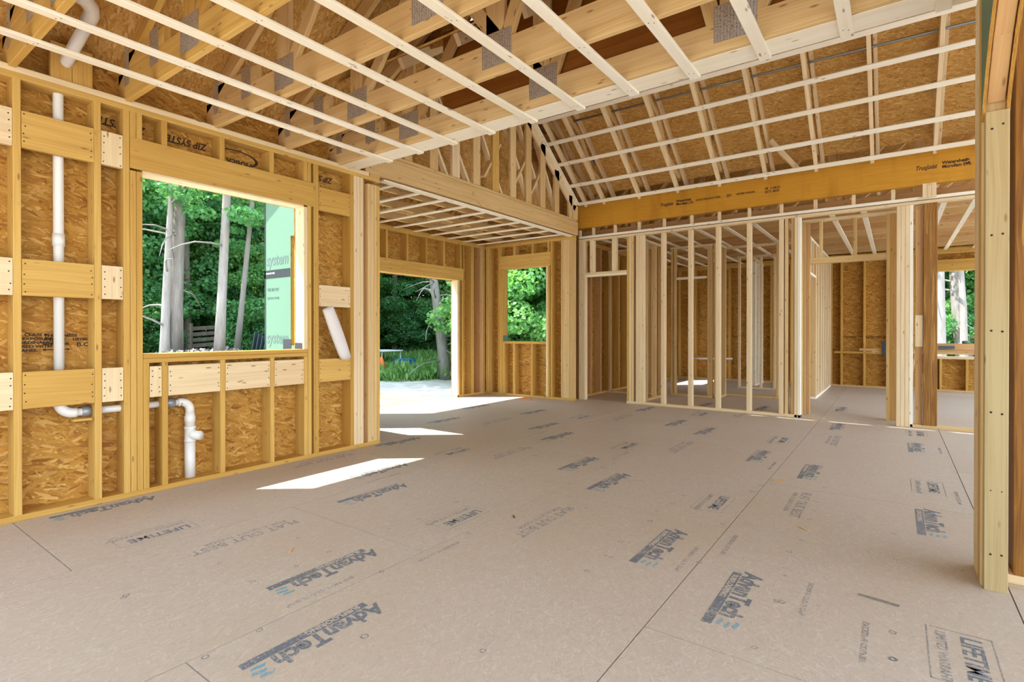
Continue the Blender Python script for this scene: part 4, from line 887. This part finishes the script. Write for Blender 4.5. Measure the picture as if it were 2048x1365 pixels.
tag(box('strand_post', M['psl'], 0.446, 0.60, 3.34, 3.52, 0.04, 2.77), 'tall dark strand lumber post behind the foreground post, at the picture edge', 'post')
tag(box('floor_plate', M['pale'], 0.415, 2.2, 3.33, 3.53, 0.0, 0.0395), 'pale plate on the subfloor under the foreground strand post', 'plate')
WC = thing('framed_wall', 'stud wall continuing on the near side of the arch', 'wall frame', (0.36, 0.0, 0))
box('bottom_plate', M['mid'], AX0, AX1, -1.3, -0.6, 0, ST, WC)
for y in (1.16,): pass
for y in (-1.3, -0.97, -0.64): box('stud', M['mid'], AX0, AX1, y, y + ST, ST, 2.745, WC)

# scraps on the floor
def scrap(name, p0, p1, w, h, mat, label): tag(beam(name, mat, p0, p1, w, h), label, 'scrap')
scrap('wood_splinter', (-0.128, 2.798, 0.003), (0.017, 2.776, 0.003), 0.012, 0.005, M['bark'], 'long thin wood splinter lying near the foreground post')
scrap('wood_splinter', (-0.77, 4.55, 0.004), (-0.70, 4.57, 0.004), 0.02, 0.006, M['brown'], 'small dark splinter in the middle of the floor')
scrap('wood_scrap', (-5.15, 7.42, 0.012), (-5.0, 7.48, 0.012), 0.05, 0.022, M['orange'], 'orange wood offcut lying below the nook window')
scrap('wood_splinter', (-1.95, 2.72, 0.003), (-1.92, 2.69, 0.003), 0.008, 0.004, M['bark_dark'], 'dark bit beside the printed slogan')
scrap('wood_splinter', (-0.46, 3.56, 0.003), (-0.41, 3.52, 0.003), 0.008, 0.004, M['mid'], 'light sliver of wood on the bright floor')
scrap('wood_scrap', (-0.95, 8.02, 0.006), (-0.88, 8.03, 0.006), 0.03, 0.010, M['brown'], 'brown chip on the floor by the hallway opening')
scrap('wood_splinter', (-2.62, 1.62, 0.003), (-2.58, 1.58, 0.003), 0.012, 0.004, M['brown'], 'brown splinter on the floor between two long seams')

# ------------------------------------------------------------------ outside
t = thing('deck_frame', 'unfinished deck frame of greenish treated joists outside the nook door', 'deck', (-8, 6, -0.1))
box('ledger', M['treated'], -6.49, -6.45, 3.9, 7.09, -0.28, -0.05, t); box('rim_joist', M['treated'], -9.24, -9.20, 3.9, 7.09, -0.28, -0.05, t)
for k in range(9): box('joist', M['treated'], -9.2, -6.49, 7.05 - 0.38 * k, 7.09 - 0.38 * k, -0.28, -0.05, t)
for x, y in ((-9.1, 4.2), (-9.1, 5.6), (-9.1, 6.9)): box('leg', M['treated'], x, x + .09, y, y + .09, -0.42, -0.28, t)

def leaf_mesh(name, blobs, n, size, mat, seed, up=0.4, blade=False):
    rg = np.random.default_rng(seed)
    bl = np.array(blobs, float)                              # cx cy cz rx ry rz weight
    w = bl[:, 6] / bl[:, 6].sum(); idx = rg.choice(len(bl), n, p=w)
    d = rg.normal(size=(n, 3)); d /= np.linalg.norm(d, axis=1)[:, None]; r = rg.uniform(0.35, 1.0, (n, 1)) ** 0.5
    c = bl[idx, :3] + d * r * bl[idx, 3:6]
    nrm = d * 0.5 + rg.normal(size=(n, 3)) * 0.7 + np.array([0, 0, up]); nrm /= np.linalg.norm(nrm, axis=1)[:, None]
    if blade: nrm = rg.normal(size=(n, 3)); nrm[:, 2] *= 0.15; nrm /= np.linalg.norm(nrm, axis=1)[:, None]
    a = np.cross(nrm, rg.normal(size=(n, 3))); a /= np.linalg.norm(a, axis=1)[:, None]
    if blade: a = np.cross(nrm, np.cross(np.array([0, 0, 1.0]) + rg.normal(size=(n, 3)) * 0.3, nrm)); a /= np.linalg.norm(a, axis=1)[:, None]; a = np.cross(nrm, np.cross(a, nrm)); a = np.cross(a, nrm) if False else (np.array([0, 0, 1.0]) + rg.normal(size=(n, 3)) * 0.35); a /= np.linalg.norm(a, axis=1)[:, None]
    b = np.cross(nrm, a); s = size * rg.uniform(0.6, 1.3, (n, 1)); wd = 0.42 if not blade else 0.16
    V = np.empty((n, 4, 3)); V[:, 0] = c - a * s * 0.5; V[:, 1] = c + b * s * wd + nrm * s * 0.08; V[:, 2] = c + a * s * 0.5; V[:, 3] = c - b * s * wd + nrm * s * 0.08
    me = bpy.data.meshes.new(name); me.vertices.add(4 * n); me.vertices.foreach_set('co', V.reshape(-1))
    me.loops.add(4 * n); me.loops.foreach_set('vertex_index', np.arange(4 * n)); me.polygons.add(n)
    me.polygons.foreach_set('loop_start', np.arange(n) * 4); me.polygons.foreach_set('loop_total', np.full(n, 4))
    at = me.attributes.new('tone', 'FLOAT', 'FACE'); cl = rg.uniform(0, 1, len(bl))[idx]
    at.data.foreach_set('value', np.clip(rg.uniform(0, 1, n) * 0.6 + cl * 0.4, 0, 1)); me.materials.append(mat); me.update(); me.validate(); return me
def blobs_for(seed, z0, z1, rad, nb, br=(0.35, 0.8), flat=0.55):
    rr = random.Random(seed); out = []
    for _ in range(nb):
        z = rr.uniform(z0, z1); k = 1 - 0.55 * abs((z - (z0 + z1) / 2) / ((z1 - z0) / 2 + 1e-6)); a = rr.uniform(0, 2 * PI); r = rad * k * math.sqrt(rr.random())
        s = rr.uniform(*br); out.append((r * math.cos(a), r * math.sin(a), z, s, s, s * flat, s * s))
    return out
CR = [leaf_mesh('crown', blobs_for(k, 1.6 + 0.5 * (k % 3), 11.0, 2.3, 60), 22000, 0.115, M['leaf'] if k % 2 else M['leaf2'], k) for k in range(5)]
HI = [leaf_mesh('crown', blobs_for(30 + k, 3.3, 12.0, 2.3, 60, (0.18, 0.5), 0.45), 10000, 0.10, M['leaf'], 30 + k) for k in range(3)]
BU = [leaf_mesh('foliage', blobs_for(50 + k, 0.3, 2.6, 1.5, 34, (0.22, 0.5), 0.7), 14000, 0.085, M['leaf2' if k % 2 else 'leaf'], 50 + k) for k in range(3)]
def pol(ang, d):      # degrees from +Y towards -X
    a = math.radians(ang); return (-d * math.sin(a), d * math.cos(a))
def gz(x, y): return max(-0.40, -0.36 + rise(x, y))
def trunk_pts(x, y, z, h, lean, wob, rr, n=9):
    pts = []; ph = rr.uniform(0, 6)
    for i in range(n): t_ = i / (n - 1); pts.append((x + lean[0] * t_ * h + wob * math.sin(ph + 4 * t_), y + lean[1] * t_ * h + wob * math.cos(ph * 1.3 + 3.1 * t_), z + h * t_))
    return pts
def tree(name, label, x, y, h, r, bark, crown, lean=(0, 0), wob=0.1, seed=0, limbs=5, dead=0, group=None, cz=0.0, cs=1.0):
    rr = random.Random(seed); z = gz(x, y) - 0.05
    t = thing(name, label, 'tree', (x, y, z), group)
    pts = trunk_pts(x, y, z, h, lean, wob, rr); rads = [r * (1.25 if i == 0 else 1) * (1 - 0.7 * (i / 8) ** 1.1) for i in range(9)]
    tube('trunk', bark, pts, rads, t, 12)
    for k in range(limbs):
        i = rr.randint(3, 7); p = Vector(pts[i]); a = rr.uniform(0, 6.3); L = rr.uniform(0.8, 2.2)
        q = [p + Vector((math.cos(a) * L * s, math.sin(a) * L * s, L * s * 0.5 + 0.2 * math.sin(s * 4))) for s in (0, 0.3, 0.6, 1)]
        tube('branch', bark, q, [r * .35, r * .25, r * .17, r * .06], t, 7)
    for k in range(dead):
        i = rr.randint(1, 5); p = Vector(pts[i]) + Vector((0, 0, rr.uniform(-.3, .6))); a = rr.uniform(0, 6.3); L = rr.uniform(0.9, 2.0); dz = rr.uniform(-0.6, 0.5)
        q = [p + Vector((math.cos(a + s * .3) * L * s, math.sin(a + s * .3) * L * s, dz * s + 0.10 * math.sin(s * 4))) for s in (0, 0.2, 0.45, 0.7, 1)]
        tube('dead_branch', M['bark_light'], q, [.03, .022, .017, .012, .005], t, 6)
    if crown is not None:
        c = bpy.data.objects.new('crown', crown); COL.objects.link(c); c.parent = t; c.location = (lean[0] * h * .6, lean[1] * h * .6, cz); c.rotation_euler = (0, 0, rr.uniform(0, 6.3)); c.scale = (cs, cs, cs * rr.uniform(.92, 1.08))
    return t
# named trunks close to the openings
hx, hy = -1162.5 / 1254.5, 471.6 / 1254.5
tree('maple_tree', 'thick grey leaning trunk nearest in the big window view', hx * 14.3, hy * 14.3, 11, 0.145, M['bark'], HI[0], (0.012, 0.02), 0.10, 11, 7, 5)
tree('maple_tree', 'twin grey trunk hugging the thick one at its foot', hx * 14.1 - 0.06, hy * 14.1 - 0.20, 6, 0.10, M['bark_light'], None, (0.005, 0.01), 0.08, 12, 1, 4)
tree('birch_tree', 'straight pale trunk in the middle of the big window', -12.2, 5.76, 12, 0.105, M['bark_light'], HI[1], (0.02, 0.046), 0.03, 13, 5, 2)
tree('birch_tree', 'slender leaning pale trunk just before the green wall corner', -14.5, 7.27, 12, 0.075, M['bark_light'], HI[2], (0.045, 0.09), 0.04, 14, 4, 2)
tree('dead_tree', 'bare bent grey trunk with dangling dead limbs seen through the door', -11.76, 12.72, 7, 0.19, M['bark_light'], None, (-0.10, -0.09), 0.16, 15, 5, 18)
tree('birch_tree', 'white birch trunk filling one side of the far window', 0.90, 17.3, 10, 0.15, M['bark_light'], HI[0], (0, 0), 0.03, 16, 4, 3, cz=1)
tree('oak_tree', 'forked grey tree with crossing limbs in the far window', 1.66, 19.6, 10, 0.20, M['bark'], HI[1], (-0.02, 0), 0.2, 17, 7, 7, cz=0.5)
tree('birch_tree', 'second pale crooked trunk beside the forked tree', 1.28, 18.4, 9, 0.09, M['bark_light'], None, (0.0, 0), 0.2, 18, 4, 4)
# forest behind
rr = random.Random(5); n = 0
spots = []
for ang0, ang1, d0, d1, cnt in ((53, 78, 18, 21, 10), (52, 80, 23, 27, 12), (50, 80, 30, 36, 11), (36, 53, 24.5, 28, 13), (34, 54, 30, 34, 10), (27, 37, 17, 20, 4), (26, 38, 22, 27, 5), (14, 25, 19, 24, 4), (-14, 8, 21, 25, 8), (-16, 10, 29, 33, 7), (-60, -20, 20, 28, 8), (82, 110, 18, 26, 8), (130, 230, 16, 24, 16)):
    for k in range(cnt):
        a = ang0 + (ang1 - ang0) * (k + rr.uniform(0.2, 0.8)) / cnt; d = rr.uniform(d0, d1); spots.append((a, d))
for k, (a, d) in enumerate(spots):
    x, y = pol(a, d); dark = rr.random() < 0.55
    zone = 'beyond the big window' if 50 <= a <= 82 else 'beyond the door opening' if 36 <= a < 54 else 'beyond the nook window' if 25 < a < 38 else 'beyond the far rear window' if -18 < a < 12 else 'beside the rear wing' if 12 <= a <= 25 else 'around the clearing'
    tree('maple_tree', f'leafy forest tree with {"dark" if dark else "grey"} trunk {zone}', x, y, rr.uniform(9, 12), rr.uniform(0.08, 0.17), M['bark_dark' if dark else 'bark'], rr.choice(CR), (rr.uniform(-.02, .02), rr.uniform(-.02, .02)), 0.15, 100 + k, 4, 1,
         f'{"dark" if dark else "grey"} trunked forest trees {zone}', cs=rr.uniform(0.9, 1.15))
nb_ = 0
for ang0, ang1, d0, d1, cnt in ((54, 78, 17, 23, 16), (36, 53, 25, 28, 16), (31.5, 36, 14.5, 17.5, 6), (-12, 6, 19, 23, 6), (12, 24, 17.5, 21, 6)):
    for k in range(cnt):
        a = ang0 + (ang1 - ang0) * (k + rr.uniform(0.1, 0.9)) / cnt; d = rr.uniform(d0, d1); x, y = pol(a, d); y = max(y, 15.6) if 11 < a < 25 else y
        zone = 'under the trees of the big window' if a > 53.5 else 'along the weeds beyond the door' if a > 37.5 else 'close outside the nook window' if a > 26 else 'outside the rear wing' if a > 11 else 'below the far rear window'
        o = bpy.data.objects.new('bush', BU[1] if 26 < a < 38 else rr.choice(BU)); COL.objects.link(o); s = rr.uniform(0.7, 1.15) * (1.35 if 26 < a < 38 else 1); o.scale = (s, s, s); o.location = (x, y, gz(x, y) - 0.1); o.rotation_euler = (0, 0, rr.uniform(0, 6))
        tag(o, f'green leafy shrub {zone}', 'bush', f'shrubs {zone}')
# weeds between gravel and forest
wb = []
for k in range(420):
    a = rr.uniform(35, 56); d = rr.uniform(17.2, 25.5); x, y = pol(a, d); s = rr.uniform(0.35, 0.8); wb.append((x, y, gz(x, y) + 0.12 + 0.1 * s, s, s, 0.28 * rr.uniform(0.5, 1.5), s * s))
o = bpy.data.objects.new('weeds', leaf_mesh('weeds', wb, 52000, 0.24, M['weed'], 77, 0.2, True)); COL.objects.link(o); tag(o, 'tall green weeds between the gravel yard and the forest', 'grass', kind='stuff')

# yard clutter in the big window view
def yard(u_ang, d): return pol(u_ang, d)
x, y = yard(65.8, 15.3); t = thing('wood_pallet', 'dark wooden pallet tilted on the brush heap outside the window', 'pallet', (x, y, 0.6))
for k in range(4): beam('slat', M['bark_dark'], (x - .1, y - .35, 0.80 + .14 * k), (x + .25, y + .30, 0.86 + .14 * k), 0.03, 0.09, t)
for s in (0, 1): beam('runner', M['bark_dark'], (x - .05 + .3 * s, y - .3 + .55 * s, 0.3), (x - .05 + .3 * s, y - .3 + .55 * s, 1.36), 0.05, 0.05, t)
for k in range(5):
    x, y = yard(61.9 - 0.33 * k, 15.0); tag(beam('metal_sheet', M['panel_dark'], (x, y, 0.38), (x + .1, y + 0.08, 1.15 - .05 * k), 0.16, 0.02, None, (1, .5, 0)), f'dark metal sheet leaning outside the window, {ORD[k]} from the pallet', 'metal sheet', 'metal sheets leaning outside the window')
wb = []
for k in range(30):
    x, y = yard(rr.uniform(63.5, 68.5), rr.uniform(13.2, 15.2)); wb.append((x, y, 0.46 + rr.uniform(0, .14), .4, .4, .20, .2))
o = bpy.data.objects.new('brush_pile', leaf_mesh('brush_pile', wb, 6000, 0.09, M['bark'], 78)); COL.objects.link(o); tag(o, 'heap of brush and rubble under the pale trunks', 'brush', kind='stuff')
x, y = yard(69.5, 13.4); tag(box('white_slab', M['tree_white'], x - 1.2, x + .6, y - 0.5, y + 0.5, 0.46, 0.60), 'white flat panel lying at the edge of the woods outside the window', 'panel')
x, y = yard(49.4, 20); t = thing('folding_table', 'white folding table frame standing in the weeds', 'table', (x, y, 0))
box('top', M['tree_white'], x - .5, x + .5, y - .5, y + .5, 0.44, 0.48, t)
for sx in (-.45, .42):
    for sy in (-.45, .42): box('leg', M['tree_white'], x + sx, x + sx + .03, y + sy, y + sy + .03, -.4, .44, t)
x, y = yard(47.3, 19); tag(box('blue_tarp', M['blue'], x - .3, x + .4, y - .2, y + .2, 0.02, 0.2), 'blue folded tarp lying in the weeds', 'tarp')
x, y = yard(49.6, 18.4); t = thing('traffic_cone', 'small orange cone at the edge of the gravel', 'cone', (x, y, -.35))
tube('cone_body', M['orange'], [(x, y, -0.35), (x, y, .1), (x, y, .32)], [.18, .1, .03], t, 12); box('cone_base', M['orange'], x - .2, x + .2, y - .2, y + .2, -.36, -.33, t)
